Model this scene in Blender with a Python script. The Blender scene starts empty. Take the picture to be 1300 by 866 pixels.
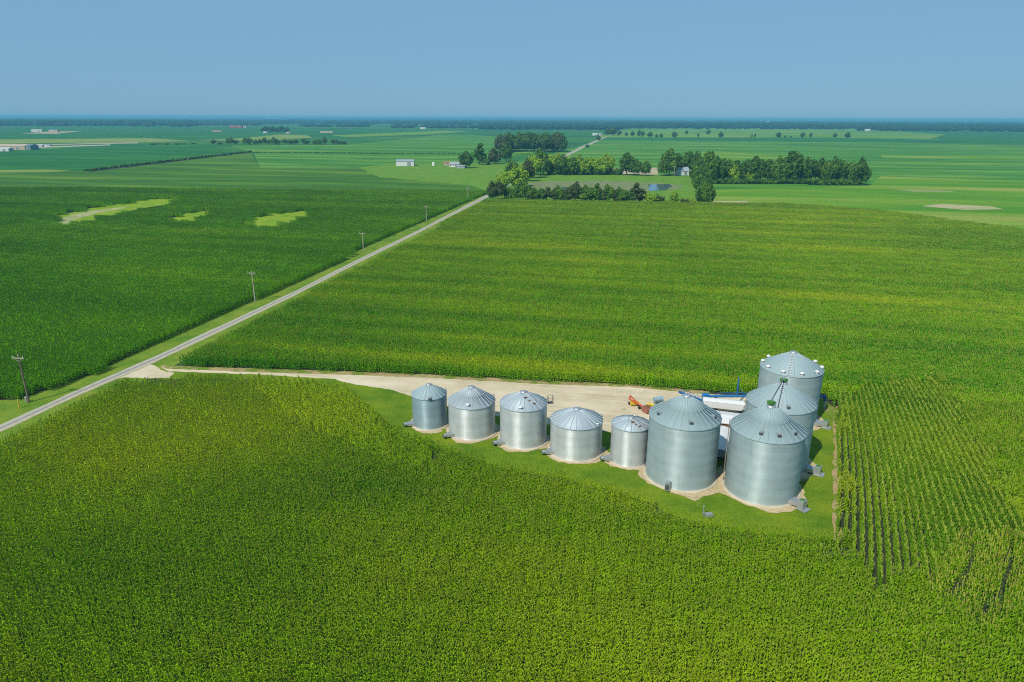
import bpy, bmesh, math, random
import numpy as np
from mathutils import Vector, Matrix
R = math.radians; PI = math.pi
rnd = random.Random(7); nr = np.random.RandomState(5)
scene = bpy.context.scene
COL = scene.collection

# ------------------------------------------------------------------ camera geometry
H = 50.0; F = 867.0; TH = math.atan(283.5/867.0); ROLL = R(0.22)
fw = np.array([0, math.cos(TH), -math.sin(TH)]); up0 = np.array([0, math.sin(TH), math.cos(TH)]); r0 = np.array([1., 0, 0])
rt = math.cos(ROLL)*r0 + math.sin(ROLL)*up0; up = -math.sin(ROLL)*r0 + math.cos(ROLL)*up0
CAM = np.array([0, 0, H])
def P(px, py, z=0.0):
    d = fw*F + rt*(px-650) - up*(py-433)
    t = (z-H)/d[2]
    q = CAM + d*t
    return (float(q[0]), float(q[1]))
def proj(x, y, z):
    v = np.array([x, y, z]) - CAM
    dz = v@fw
    return 650+F*(v@rt)/dz, 433-F*(v@up)/dz, dz
def zat(x, y, py):
    lo, hi = -5., 49.
    for _ in range(50):
        m = (lo+hi)/2
        if proj(x, y, m)[1] > py: lo = m
        else: hi = m
    return lo
cam = bpy.data.cameras.new('camera'); co = bpy.data.objects.new('camera', cam); COL.objects.link(co)
cam.sensor_width = 36; cam.lens = 36*F/1300; cam.clip_start = .5; cam.clip_end = 90000
M = Matrix(((rt[0], up[0], -fw[0], 0), (rt[1], up[1], -fw[1], 0), (rt[2], up[2], -fw[2], H), (0, 0, 0, 1)))
co.matrix_world = M
scene.camera = co

# ------------------------------------------------------------------ light
SUN_EL = R(48); SUN_AZ = R(216)           # azimuth clockwise from the view direction (+Y)
w = bpy.data.worlds.new("World"); scene.world = w; w.use_nodes = True
nt = w.node_tree; bg = nt.nodes['Background']
sky = nt.nodes.new('ShaderNodeTexSky'); sky.sky_type = 'NISHITA'; sky.sun_disc = False
sky.sun_elevation = SUN_EL; sky.sun_rotation = SUN_AZ; sky.altitude = 0; sky.air_density = 1.0; sky.dust_density = 0.4; sky.ozone_density = 3.0
tn = nt.nodes.new('ShaderNodeMix'); tn.data_type = 'RGBA'; tn.blend_type = 'MULTIPLY'; tn.inputs[0].default_value = 1; nt.links.new(sky.outputs[0], tn.inputs[6]); tn.inputs[7].default_value = (.62, .86, 1.0, 1)
hzm = nt.nodes.new('ShaderNodeMix'); hzm.data_type = 'RGBA'; hzm.inputs[0].default_value = .84; nt.links.new(tn.outputs[2], hzm.inputs[6]); hzm.inputs[7].default_value = (1.95, 4.0, 5.95, 1)   # milky summer sky
nt.links.new(hzm.outputs[2], bg.inputs[0]); bg.inputs[1].default_value = 0.074
sd = bpy.data.lights.new('sun', 'SUN'); sd.energy = 3.6; sd.angle = R(0.6); sd.color = (1, .95, .86)
so = bpy.data.objects.new('sun', sd); COL.objects.link(so)
sdir = Vector((math.sin(SUN_AZ)*math.cos(SUN_EL), math.cos(SUN_AZ)*math.cos(SUN_EL), math.sin(SUN_EL)))
so.rotation_euler = sdir.to_track_quat('Z', 'Y').to_euler(); so.location = (0, 0, 300)
scene.view_settings.view_transform = 'Standard'; scene.view_settings.look = 'None'
scene.view_settings.exposure = 0.45; scene.view_settings.gamma = 1
cy = scene.cycles
cy.max_bounces = 6; cy.diffuse_bounces = 3; cy.glossy_bounces = 2; cy.transmission_bounces = 3; cy.transparent_max_bounces = 8
cy.volume_bounces = 0; cy.use_denoising = False; cy.filter_width = 1.1; cy.use_adaptive_sampling = False; cy.caustics_reflective = False; cy.caustics_refractive = False

# ------------------------------------------------------------------ materials
def newmat(name):
    m = bpy.data.materials.new(name); m.use_nodes = True
    return m, m.node_tree, m.node_tree.nodes['Principled BSDF']
def N(nt, typ, **kw):
    n = nt.nodes.new(typ)
    for k, v in kw.items():
        if k.startswith('i_'): n.inputs[k[2:].replace('_', ' ')].default_value = v
        else: setattr(n, k, v)
    return n
def rgb(*c): return (c[0], c[1], c[2], 1)
def ramp(nt, fac, stops, interp='LINEAR'):
    n = nt.nodes.new('ShaderNodeValToRGB'); cr = n.color_ramp; cr.interpolation = interp
    while len(cr.elements) < len(stops): cr.elements.new(.5)
    for e, (p, c) in zip(cr.elements, stops):
        e.position = p; e.color = rgb(*c) if not isinstance(c, float) else (c, c, c, 1)
    nt.links.new(fac, n.inputs[0]); return n.outputs[0]
def mixc(nt, fac, a, b, mode='MIX'):
    n = nt.nodes.new('ShaderNodeMix'); n.data_type = 'RGBA'; n.blend_type = mode
    for s, v in ((0, fac), (6, a), (7, b)):
        if isinstance(v, (tuple, list)): n.inputs[s].default_value = rgb(*v)
        elif isinstance(v, (int, float)): n.inputs[s].default_value = v
        else: nt.links.new(v, n.inputs[s])
    return n.outputs[2]
def wnoise(nt, scale=(1, 1, 1), rot=0.0, nscale=1.0, detail=3, rough=.55, dist=0.0, offset=(0, 0, 0)):
    g = nt.nodes.new('ShaderNodeNewGeometry')
    mp = nt.nodes.new('ShaderNodeMapping'); mp.vector_type = 'TEXTURE'
    mp.inputs['Rotation'].default_value = (0, 0, rot)
    mp.inputs['Scale'].default_value = tuple(1/s for s in scale)
    mp.inputs['Location'].default_value = offset
    nt.links.new(g.outputs['Position'], mp.inputs[0])
    n = nt.nodes.new('ShaderNodeTexNoise'); n.inputs['Scale'].default_value = nscale; n.inputs['Detail'].default_value = detail
    n.inputs['Roughness'].default_value = rough; n.inputs['Distortion'].default_value = dist
    nt.links.new(mp.outputs[0], n.inputs['Vector'])
    return n.outputs[0]
def bump(nt, b, h, strength, dist):
    n = nt.nodes.new('ShaderNodeBump'); n.inputs['Strength'].default_value = strength; n.inputs['Distance'].default_value = dist
    nt.links.new(h, n.inputs['Height']); nt.links.new(n.outputs[0], b.inputs['Normal'])
KA = .76
def ks(c): return tuple(x*KA for x in c)
def simple(name, col, rough=.6, metal=0., var=.25, scale=3.0):
    col = ks(col)
    m, nt, b = newmat(name)
    f = wnoise(nt, nscale=scale, detail=4)
    c = ramp(nt, f, [(.3, tuple(x*(1-var) for x in col)), (.7, tuple(min(1, x*(1+var)) for x in col))])
    nt.links.new(c, b.inputs['Base Color']); b.inputs['Roughness'].default_value = rough; b.inputs['Metallic'].default_value = metal
    return m
ROW_AZ = R(101.5)                       # field rows run square to the road
ROW_ROT = PI/2-ROW_AZ                   # rotation about z whose local x follows the rows

def crop_leaf(name, dark, mid, yellow, ypos=(.40, .53, .72), rot=ROW_ROT, streak=.012, cross=.075, trans=.18, contrast=1.0):
    m, nt, b = newmat(name)
    f1 = wnoise(nt, scale=(streak, cross, .05), rot=rot, nscale=1, detail=3, rough=.42, dist=.3)
    f2 = wnoise(nt, scale=(.012, .012, .012), nscale=1, detail=2)
    mx = mixc(nt, .4, f1, f2)
    c = ramp(nt, mx, [(ypos[0], dark), (ypos[1], mid), (ypos[2], yellow)])
    oi = nt.nodes.new('ShaderNodeObjectInfo')
    v = ramp(nt, oi.outputs['Random'], [(0, .88), (1, 1.12)])
    f3 = wnoise(nt, nscale=3.2, detail=2)
    v2 = ramp(nt, f3, [(.3, .65), (.7, 1.35)])
    c = mixc(nt, 1, c, v, 'MULTIPLY'); c = mixc(nt, 1, c, v2, 'MULTIPLY')
    nt.links.new(c, b.inputs['Base Color']); b.inputs['Roughness'].default_value = .55
    b.inputs['Specular IOR Level'].default_value = .05
    tr = nt.nodes.new('ShaderNodeBsdfTranslucent'); nt.links.new(c, tr.inputs[0])
    ms = nt.nodes.new('ShaderNodeMixShader'); ms.inputs[0].default_value = trans
    nt.links.new(b.outputs[0], ms.inputs[1]); nt.links.new(tr.outputs[0], ms.inputs[2])
    nt.links.new(ms.outputs[0], nt.nodes['Material Output'].inputs[0])
    return m
def field_mat(name, a, b_, c_=None, rot=ROW_ROT, sx=.004, sy=.03, fine=.6, bumpd=.15):
    a = ks(a); b_ = ks(b_); c_ = ks(c_) if c_ else None
    m, nt, b = newmat(name)
    f1 = wnoise(nt, scale=(sx, sy, .05), rot=rot, nscale=1, detail=5, rough=.6, dist=.5)
    c = ramp(nt, f1, [(.40, a), (.52, b_), (.66, c_ or b_)])
    f2 = wnoise(nt, nscale=fine, detail=3); v = ramp(nt, f2, [(.3, .8), (.7, 1.2)])
    f4 = wnoise(nt, scale=(.02, 1.2, 1), rot=rot, nscale=.35, detail=2); v4 = ramp(nt, f4, [(.35, .86), (.65, 1.14)])
    c = mixc(nt, 1, c, v, 'MULTIPLY'); c = mixc(nt, 1, c, v4, 'MULTIPLY')
    nt.links.new(c, b.inputs['Base Color']); b.inputs['Roughness'].default_value = .9; b.inputs['Specular IOR Level'].default_value = .1
    f3 = wnoise(nt, nscale=1.6, detail=3); bump(nt, b, f3, .8, bumpd)
    return m
MT = {}
MT['ground'] = field_mat('open farmland', (.03, .14, .022), (.045, .18, .025), (.09, .22, .03), sx=.0008, sy=.004)
MT['soil'] = simple('weedy field soil', (.03, .042, .012), .95, var=.4, scale=.8)
MT['leafR'] = crop_leaf('corn leaf near bins', (.07, .25, .004), (.16, .36, .004), (.42, .51, .008), ypos=(.40, .53, .70), cross=.12, streak=.005)
MT['leafS'] = crop_leaf('corn leaf south field', (.10, .25, .004), (.22, .365, .005), (.40, .49, .008), ypos=(.37, .49, .64), streak=.012, cross=.03)
MT['leafH'] = crop_leaf('corn leaf headland rows', (.06, .18, .004), (.13, .25, .005), (.24, .34, .008), ypos=(.38, .5, .66), streak=.02, cross=.03)
MT['leafL'] = crop_leaf('corn leaf west field', (.085, .26, .003), (.125, .335, .004), (.24, .43, .006), streak=.006, cross=.05)
MT['tassel'] = simple('corn tassel', (.42, .40, .06), .8, var=.4, scale=.7)
MT['tasselY'] = simple('bright yellow green tassel', (.36, .44, .04), .8, var=.3, scale=.7)  # tassel's own yellow green, for the headland and diagonal rows
MT['tasselM'] = simple('pale yellow green tassel', (.32, .38, .035), .8, var=.4, scale=.7)
MT['tasselG'] = simple('green corn tassel', (.14, .22, .03), .8, var=.4, scale=.7)

# lawn
def lawn_mat(name, a, b_, tan, thr=(.62, .72)):
    a, b_, tan = ks(a), ks(b_), ks(tan)
    m, nt, b = newmat(name)
    f = wnoise(nt, nscale=.12, detail=5, rough=.65); c = ramp(nt, f, [(.35, a), (.62, b_)])
    f2 = wnoise(nt, nscale=.25, detail=6, rough=.7, offset=(31, 7, 0)); k = ramp(nt, f2, [(thr[0], 0.0), (thr[1], 1.0)])
    c = mixc(nt, k, c, tan)
    f3 = wnoise(nt, nscale=3.5, detail=3); c = mixc(nt, 1, c, ramp(nt, f3, [(.3, .7), (.7, 1.3)]), 'MULTIPLY')
    nt.links.new(c, b.inputs['Base Color']); b.inputs['Roughness'].default_value = .95; b.inputs['Specular IOR Level'].default_value = .1
    bump(nt, b, f3, 1, .08); return m
MT['lawn'] = lawn_mat('mown grass', (.085, .19, .008), (.20, .28, .014), (.33, .29, .09), (.62, .76))
MT['verge'] = lawn_mat('road verge grass', (.10, .22, .015), (.22, .30, .03), (.36, .30, .10), (.60, .74))
MT['clearing'] = lawn_mat('weedy clearing', (.16, .32, .012), (.28, .38, .018), (.30, .28, .12), (.60, .72))
MT['meadow'] = lawn_mat('farmstead grass', (.10, .26, .02), (.18, .31, .03), (.34, .30, .13), (.66, .76))
def gravel_mat():
    m, nt, b = newmat('yard gravel')
    f = wnoise(nt, nscale=.09, detail=6, rough=.6); c = ramp(nt, f, [(.3, (.42, .33, .20)), (.5, (.53, .44, .29)), (.7, (.62, .53, .38))])
    f2 = wnoise(nt, nscale=.22, detail=6, rough=.7, offset=(5, 3, 0)); k = ramp(nt, f2, [(.60, 0.0), (.68, 1.0)])
    # weeds creep into the eastern half of the yard
    g = nt.nodes.new('ShaderNodeNewGeometry'); sx = nt.nodes.new('ShaderNodeSeparateXYZ'); nt.links.new(g.outputs[0], sx.inputs[0])
    mr = nt.nodes.new('ShaderNodeMapRange'); mr.inputs[1].default_value = 8; mr.inputs[2].default_value = 26; nt.links.new(sx.outputs[0], mr.inputs[0])
    mu = nt.nodes.new('ShaderNodeMath'); mu.operation = 'MULTIPLY'; nt.links.new(k, mu.inputs[0]); nt.links.new(mr.outputs[0], mu.inputs[1])
    c = mixc(nt, mu.outputs[0], c, (.17, .22, .05))
    fr = wnoise(nt, scale=(.03, .9, 1), rot=ROW_ROT, nscale=1, detail=4, rough=.6, dist=.6); c = mixc(nt, 1, c, ramp(nt, fr, [(.34, .84), (.5, 1.0), (.7, 1.06)]), 'MULTIPLY')
    f3 = wnoise(nt, nscale=5, detail=4); c = mixc(nt, 1, c, ramp(nt, f3, [(.3, .82), (.7, 1.14)]), 'MULTIPLY')
    nt.links.new(c, b.inputs['Base Color']); b.inputs['Roughness'].default_value = .95
    bump(nt, b, f3, .6, .05); return m
MT['gravel'] = gravel_mat()
def road_mat():
    m, nt, b = newmat('worn chip seal')
    uv = nt.nodes.new('ShaderNodeUVMap'); sx = nt.nodes.new('ShaderNodeSeparateXYZ'); nt.links.new(uv.outputs[0], sx.inputs[0])
    f = wnoise(nt, nscale=.25, detail=5)
    ad = nt.nodes.new('ShaderNodeMath'); ad.operation = 'MULTIPLY_ADD'; ad.inputs[1].default_value = .12; nt.links.new(f, ad.inputs[0]); nt.links.new(sx.outputs[0], ad.inputs[2])
    c = ramp(nt, ad.outputs[0], [(0.06, (.36, .31, .17)), (.14, (.40, .37, .30)), (.30, (.31, .285, .235)), (.42, (.40, .37, .30)), (.52, (.20, .188, .165)), (.64, (.21, .20, .175)), (.74, (.41, .375, .30)), (.96, (.36, .31, .18))])
    f2 = wnoise(nt, nscale=1.2, detail=5); c = mixc(nt, 1, c, ramp(nt, f2, [(.3, .85), (.7, 1.12)]), 'MULTIPLY')
    nt.links.new(c, b.inputs['Base Color']); b.inputs['Roughness'].default_value = .9; return m
MT['road'] = road_mat()
MT['dirt'] = lawn_mat('bare dirt', (.50, .40, .22), (.62, .50, .30), (.22, .26, .06), (.6, .7))
MT['stubble'] = lawn_mat('dry mown strip', (.36, .27, .12), (.48, .37, .18), (.17, .25, .03), (.47, .56))
MT['concrete'] = simple('concrete pad', (.58, .50, .36), .9, var=.15, scale=.6)
MT['water'] = simple('pond water', (.10, .16, .2), .08, var=.1, scale=.1)
MT['mud'] = lawn_mat('pond mud', (.20, .19, .12), (.31, .28, .18), (.14, .25, .04), (.46, .57))

ANI = .25
def steel_mat(name, base, rough=.42, metal=.65, seam=True):
    m, nt, b = newmat(name)
    tc = nt.nodes.new('ShaderNodeTexCoord'); sx = nt.nodes.new('ShaderNodeSeparateXYZ'); nt.links.new(tc.outputs['Object'], sx.inputs[0])
    # sheet rings and upright panel seams
    at = nt.nodes.new('ShaderNodeMath'); at.operation = 'ARCTAN2'; nt.links.new(sx.outputs[1], at.inputs[0]); nt.links.new(sx.outputs[0], at.inputs[1])
    fz = nt.nodes.new('ShaderNodeMath'); fz.operation = 'MULTIPLY'; fz.inputs[1].default_value = 1/.813; nt.links.new(sx.outputs[2], fz.inputs[0])
    fl = nt.nodes.new('ShaderNodeMath'); fl.operation = 'FLOOR'; nt.links.new(fz.outputs[0], fl.inputs[0])
    fa = nt.nodes.new('ShaderNodeMath'); fa.operation = 'MULTIPLY_ADD'; fa.inputs[1].default_value = 2.2; nt.links.new(at.outputs[0], fa.inputs[0])
    fh = nt.nodes.new('ShaderNodeMath'); fh.operation = 'MULTIPLY'; fh.inputs[1].default_value = .5; nt.links.new(fl.outputs[0], fh.inputs[0]); nt.links.new(fh.outputs[0], fa.inputs[2])
    fk = nt.nodes.new('ShaderNodeMath'); fk.operation = 'FLOOR'; nt.links.new(fa.outputs[0], fk.inputs[0])
    cx = nt.nodes.new('ShaderNodeCombineXYZ'); nt.links.new(fl.outputs[0], cx.inputs[0]); nt.links.new(fk.outputs[0], cx.inputs[1])
    wn = nt.nodes.new('ShaderNodeTexWhiteNoise'); wn.noise_dimensions = '3D'; nt.links.new(cx.outputs[0], wn.inputs[0])
    v = ramp(nt, wn.outputs[0], [(0, .94), (1, 1.04)])
    f = wnoise(nt, scale=(1.2, 1.2, .25), nscale=1, detail=5, rough=.65); v2 = ramp(nt, f, [(.3, .94), (.7, 1.04)])
    c = mixc(nt, 1, base, v, 'MULTIPLY') if seam else base
    c = mixc(nt, 1, c, v2, 'MULTIPLY')
    nt.links.new(c, b.inputs['Base Color']); b.inputs['Metallic'].default_value = metal
    if seam:
        tg = nt.nodes.new('ShaderNodeTangent'); tg.direction_type = 'RADIAL'; tg.axis = 'Z'; nt.links.new(tg.outputs[0], b.inputs['Tangent'])
        b.inputs['Anisotropic'].default_value = .85; b.inputs['Anisotropic Rotation'].default_value = ANI
    rr = ramp(nt, f, [(.3, rough*.85), (.7, rough*1.2)]); nt.links.new(rr, b.inputs['Roughness'])
    return m
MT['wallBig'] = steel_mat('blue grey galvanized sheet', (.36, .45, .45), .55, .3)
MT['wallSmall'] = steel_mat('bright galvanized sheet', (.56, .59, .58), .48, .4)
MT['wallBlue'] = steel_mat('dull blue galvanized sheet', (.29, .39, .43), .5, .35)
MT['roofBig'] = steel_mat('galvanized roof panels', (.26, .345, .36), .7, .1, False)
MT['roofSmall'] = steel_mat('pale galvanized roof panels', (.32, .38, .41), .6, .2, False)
MT['steel'] = simple('plain galvanized metal', (.50, .53, .54), .4, .5, .12)
MT['darksteel'] = simple('dark weathered metal', (.10, .11, .11), .6, .3, .2)
MT['green'] = simple('green painted cap', (.07, .24, .04), .5)
MT['white'] = simple('white paint', (.78, .78, .76), .45, 0, .05)
MT['blue'] = simple('blue auger paint', (.02, .16, .42), .4, 0, .2)
MT['ltblue'] = simple('faded blue panel', (.30, .42, .50), .5, 0, .1)
MT['orange'] = simple('orange red paint', (.62, .10, .025), .45, 0, .15)
MT['yellow'] = simple('yellow paint', (.72, .52, .03), .45, 0, .15)
MT['brick'] = simple('faded red paint', (.40, .14, .09), .7, 0, .2)
MT['rust'] = simple('rusty metal', (.22, .09, .04), .9, 0, .3)
MT['rubber'] = simple('black rubber', (.02, .02, .02), .8)
MT['dark'] = simple('painted opening shade', (.07, .08, .08), .8)  # flat dark colour standing for the shade inside openings
MT['wood'] = simple('weathered wood', (.26, .19, .11), .85, 0, .3)
MT['polewood'] = simple('utility pole wood', (.20, .15, .10), .9, 0, .25)
MT['crosswood'] = simple('grey crossarm wood', (.45, .40, .32), .9, 0, .2)
MT['ceramic'] = simple('grey insulator', (.5, .5, .48), .3, 0, .1)
MT['beige'] = simple('beige cladding', (.58, .47, .33), .7, 0, .1)
MT['slate'] = simple('slate grey cladding', (.16, .24, .30), .6, 0, .1)
MT['red'] = simple('red barn paint', (.45, .06, .04), .7, 0, .1)
MT['greyroof'] = simple('pale grey metal roof', (.42, .46, .50), .45, .2, .1)
MT['glass'] = simple('window glass', (.03, .04, .05), .1)
MT['bark'] = simple('tree bark', (.12, .09, .06), .95, 0, .3)
def tree_leaf(name, d, m_, l):
    d, m_, l = ks(d), ks(m_), ks(l)
    m, nt, b = newmat(name)
    f = wnoise(nt, nscale=.35, detail=4); c = ramp(nt, f, [(.35, d), (.5, m_), (.66, l)])
    nt.links.new(c, b.inputs['Base Color']); b.inputs['Roughness'].default_value = .6; b.inputs['Specular IOR Level'].default_value = .2
    tr = nt.nodes.new('ShaderNodeBsdfTranslucent'); nt.links.new(c, tr.inputs[0])
    ms = nt.nodes.new('ShaderNodeMixShader'); ms.inputs[0].default_value = .2
    nt.links.new(b.outputs[0], ms.inputs[1]); nt.links.new(tr.outputs[0], ms.inputs[2]); nt.links.new(ms.outputs[0], nt.nodes['Material Output'].inputs[0])
    return m
MT['tdark'] = tree_leaf('dark tree leaves', (.038, .105, .012), (.065, .17, .016), (.13, .26, .02))
MT['tmid'] = tree_leaf('green tree leaves', (.055, .15, .012), (.09, .22, .016), (.18, .31, .02))
MT['tlight'] = tree_leaf('yellow green tree leaves', (.15, .32, .012), (.26, .46, .018), (.40, .54, .025))
MT['woods'] = tree_leaf('far woodland leaves', (.008, .04, .016), (.014, .055, .02), (.025, .08, .026))  # darker tone puts in the leaf shadow that the smooth crowns lack
MT['tgrey'] = tree_leaf('olive tree leaves', (.05, .085, .02), (.085, .13, .03), (.14, .18, .05))

# ------------------------------------------------------------------ mesh helpers
class MB:
    def __init__(s): s.v = []; s.f = []; s.mi = []; s.sm = []
    def add(s, vs, fs, mi=0, smooth=False):
        o = len(s.v); s.v += [tuple(map(float, v)) for v in vs]
        for f in fs: s.f.append(tuple(i+o for i in f)); s.mi.append(mi); s.sm.append(smooth)
    def box(s, c, d, rz=0, mi=0, taper=1.0):
        x, y, z = d[0]/2, d[1]/2, d[2]/2; vs = []
        for zz, t in ((-z, 1), (z, taper)):
            for a, b in ((-x, -y), (x, -y), (x, y), (-x, y)):
                a *= t; b *= t
                vs.append((c[0]+a*math.cos(rz)-b*math.sin(rz), c[1]+a*math.sin(rz)+b*math.cos(rz), c[2]+zz))
        s.add(vs, [(3, 2, 1, 0), (4, 5, 6, 7), (0, 1, 5, 4), (1, 2, 6, 5), (2, 3, 7, 6), (3, 0, 4, 7)], mi)
    def tube(s, a, b, ra, rb=None, n=8, mi=0, cap=True, smooth=True):
        a = Vector(a); b = Vector(b); rb = ra if rb is None else rb
        d = (b-a).normalized(); q = d.to_track_quat('Z', 'Y')
        vs = []
        for p, r in ((a, ra), (b, rb)):
            for k in range(n):
                t = 2*PI*k/n; vs.append(p+q@Vector((r*math.cos(t), r*math.sin(t), 0)))
        s.add(vs, [(k, (k+1) % n, n+(k+1) % n, n+k) for k in range(n)], mi, smooth)
        if cap: s.add(vs, [tuple(range(n-1, -1, -1)), tuple(range(n, 2*n))], mi)
    def lathe(s, prof, n=48, mi=0, smooth=True, c=(0, 0, 0)):
        vs = [(c[0]+r*math.cos(2*PI*k/n), c[1]+r*math.sin(2*PI*k/n), c[2]+z) for r, z in prof for k in range(n)]
        s.add(vs, [(i*n+k, i*n+(k+1) % n, (i+1)*n+(k+1) % n, (i+1)*n+k) for i in range(len(prof)-1) for k in range(n)], mi, smooth)
    def build(s, name, mats, parent=None, loc=(0, 0, 0), rz=0):
        me = bpy.data.meshes.new(name); me.from_pydata(s.v, [], s.f)
        for m in (mats if isinstance(mats, (list, tuple)) else [mats]): me.materials.append(m)
        me.polygons.foreach_set('material_index', s.mi); me.polygons.foreach_set('use_smooth', s.sm); me.update()
        o = bpy.data.objects.new(name, me); COL.objects.link(o); o.parent = parent; o.location = loc; o.rotation_euler = (0, 0, rz)
        return o
def tag(o, label=None, cat=None, group=None, kind=None):
    if label: o['label'] = label
    if cat: o['category'] = cat
    if group: o['group'] = group
    if kind: o['kind'] = kind
    return o
def empty(name, loc, rz=0):
    o = bpy.data.objects.new(name, None); COL.objects.link(o); o.location = loc; o.rotation_euler = (0, 0, rz); o.empty_display_size = .5
    return o
def copy_tree(o, parent=None):
    c = o.copy(); COL.objects.link(c); c.parent = parent
    for ch in list(o.children): copy_tree(ch, c)
    return c
def sheet(name, pts, mat, z, kind='structure', label=None, cat=None, jitter=0):
    """flat ground sheet from world xy points, its outline subdivided and roughened"""
    if jitter:
        out = []
        for i, a in enumerate(pts):
            b = pts[(i+1) % len(pts)]; L = math.dist(a, b); n = max(1, min(60, int(L/(jitter*3))))
            for k in range(n):
                t = k/n; j = 0 if k == 0 and n == 1 else jitter
                out.append((a[0]+(b[0]-a[0])*t+rnd.uniform(-j, j)*.5, a[1]+(b[1]-a[1])*t+rnd.uniform(-j, j)*.5))
        pts = out
    bm = bmesh.new(); vs = [bm.verts.new((p[0], p[1], z)) for p in pts]
    f = bm.faces.new(vs); f.normal_update()
    if f.normal.z < 0: f.normal_flip()
    bmesh.ops.triangulate(bm, faces=[f])
    me = bpy.data.meshes.new(name); bm.to_mesh(me); bm.free(); me.materials.append(mat)
    o = bpy.data.objects.new(name, me); COL.objects.link(o)
    return tag(o, label, cat, None, kind)
def PX(l, z=0.0): return [P(q[0], q[1], q[2] if len(q) > 2 else z) for q in l]
def inpoly(x, y, poly):
    c = np.zeros(len(x), bool); n = len(poly)
    for i in range(n):
        x1, y1 = poly[i]; x2, y2 = poly[(i+1) % n]
        if y1 == y2: continue
        k = ((y1 > y) != (y2 > y)) & (x < (x2-x1)*(y-y1)/(y2-y1)+x1)
        c ^= k
    return c

# ------------------------------------------------------------------ setting: ground, sheets
g = MB(); RG = 32000; n = 64
ring = [(RG*math.cos(2*PI*k/n), RG*math.sin(2*PI*k/n), -.02) for k in range(n)]
g.add([(0, 0, -.02)]+ring, [(0, 1+k, 1+(k+1) % n) for k in range(n)])
tag(g.build('ground', MT['ground']), 'broad flat green farmland running out to the hazy horizon', 'ground', kind='structure')
hz = MB(); hz.box((0, 0, 28.5), (66000, 66000, 59))
haze = hz.build('haze', []); haze.data.materials.clear()
hm = bpy.data.materials.new('haze'); hm.use_nodes = True; t = hm.node_tree; t.nodes.remove(t.nodes['Principled BSDF'])
pv = t.nodes.new('ShaderNodeVolumePrincipled'); pv.inputs['Color'].default_value = (.21, .63, .84, 1); pv.inputs['Density'].default_value = .00014; pv.inputs['Anisotropy'].default_value = 0.0
t.links.new(pv.outputs[0], t.nodes['Material Output'].inputs['Volume']); haze.data.materials.append(hm)
hm.volume_intersection_method if hasattr(hm, 'volume_intersection_method') else None
tag(haze, 'thin blue summer haze hanging over the farmland', 'haze', kind='stuff')

# road
RL = [(-330, 692), (-120, 597), (0, 540), (100, 494.5), (200, 451), (292, 408), (372, 371), (458, 328), (530, 293), (600, 256.5), (640, 236), (690, 210.5), (735, 187.5), (765, 174.5), (788, 165)]
RRt = [(-330, 708), (-120, 609), (0, 549.5), (100, 502.5), (200, 459), (292, 415.5), (372, 376.5), (458, 332.5), (530, 296.5), (604, 258.5), (644, 238), (694, 212), (739, 188.8), (768, 175.3), (790.5, 165.5)]
def ribbon(name, L, Rr, mat, z, label, cat):
    vs = []; fs = []; uv = []; K = 7; prev = 0
    Lw = PX(L); Rw = PX(Rr)
    def dens(A):
        out = []
        for i in range(len(A)-1):
            for k in range(6): t = k/6; out.append((A[i][0]+(A[i+1][0]-A[i][0])*t, A[i][1]+(A[i+1][1]-A[i][1])*t))
        return out+[A[-1]]
    Lw = dens(Lw); Rw = dens(Rw); d = 0
    for i, (a, b) in enumerate(zip(Lw, Rw)):
        if i: d += math.dist(a, Lw[i-1])
        for k in range(K):
            t = k/(K-1); j = rnd.uniform(-.15, .15) if k in (0, K-1) else 0
            vs.append((a[0]+(b[0]-a[0])*t+j, a[1]+(b[1]-a[1])*t, z+.08*(1-(2*t-1)**2))); uv.append((t, d/6))
        if i: fs += [((i-1)*K+k, (i-1)*K+k+1, i*K+k+1, i*K+k) for k in range(K-1)]
    me = bpy.data.meshes.new(name); me.from_pydata(vs, [], fs); me.materials.append(mat)
    ul = me.uv_layers.new(name='UVMap')
    for l in me.loops: ul.data[l.index].uv = uv[l.vertex_index]
    me.update(); o = bpy.data.objects.new(name, me); COL.objects.link(o)
    if me.polygons[0].normal.z < 0: me.flip_normals()
    return tag(o, label, cat, kind='structure')
ribbon('road', RL, RRt, MT['road'], .04, 'straight grey country road running to the horizon', 'road')
# verge on both sides
LC = [(-420, 660), (-120, 545), (-60, 512), (0, 509), (30, 508.5), (41, 503), (62, 496), (120, 476), (200, 437), (258, 410), (317, 382), (372, 360.5), (461, 317), (535, 281), (597, 253.5), (618, 245.5)]
vg = PX(LC) + PX(list(reversed(RRt[:10])))
sheet('grass_verge', PX([(q[0]-3, q[1]-1) for q in LC])+PX([(q[0]+2, q[1]+(16 if q[0] < 240 else 8)) for q in reversed(RRt[:10])]), MT['verge'], .012, 'stuff', 'mown grass verge with dry patches beside the country road', 'grass')

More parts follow.
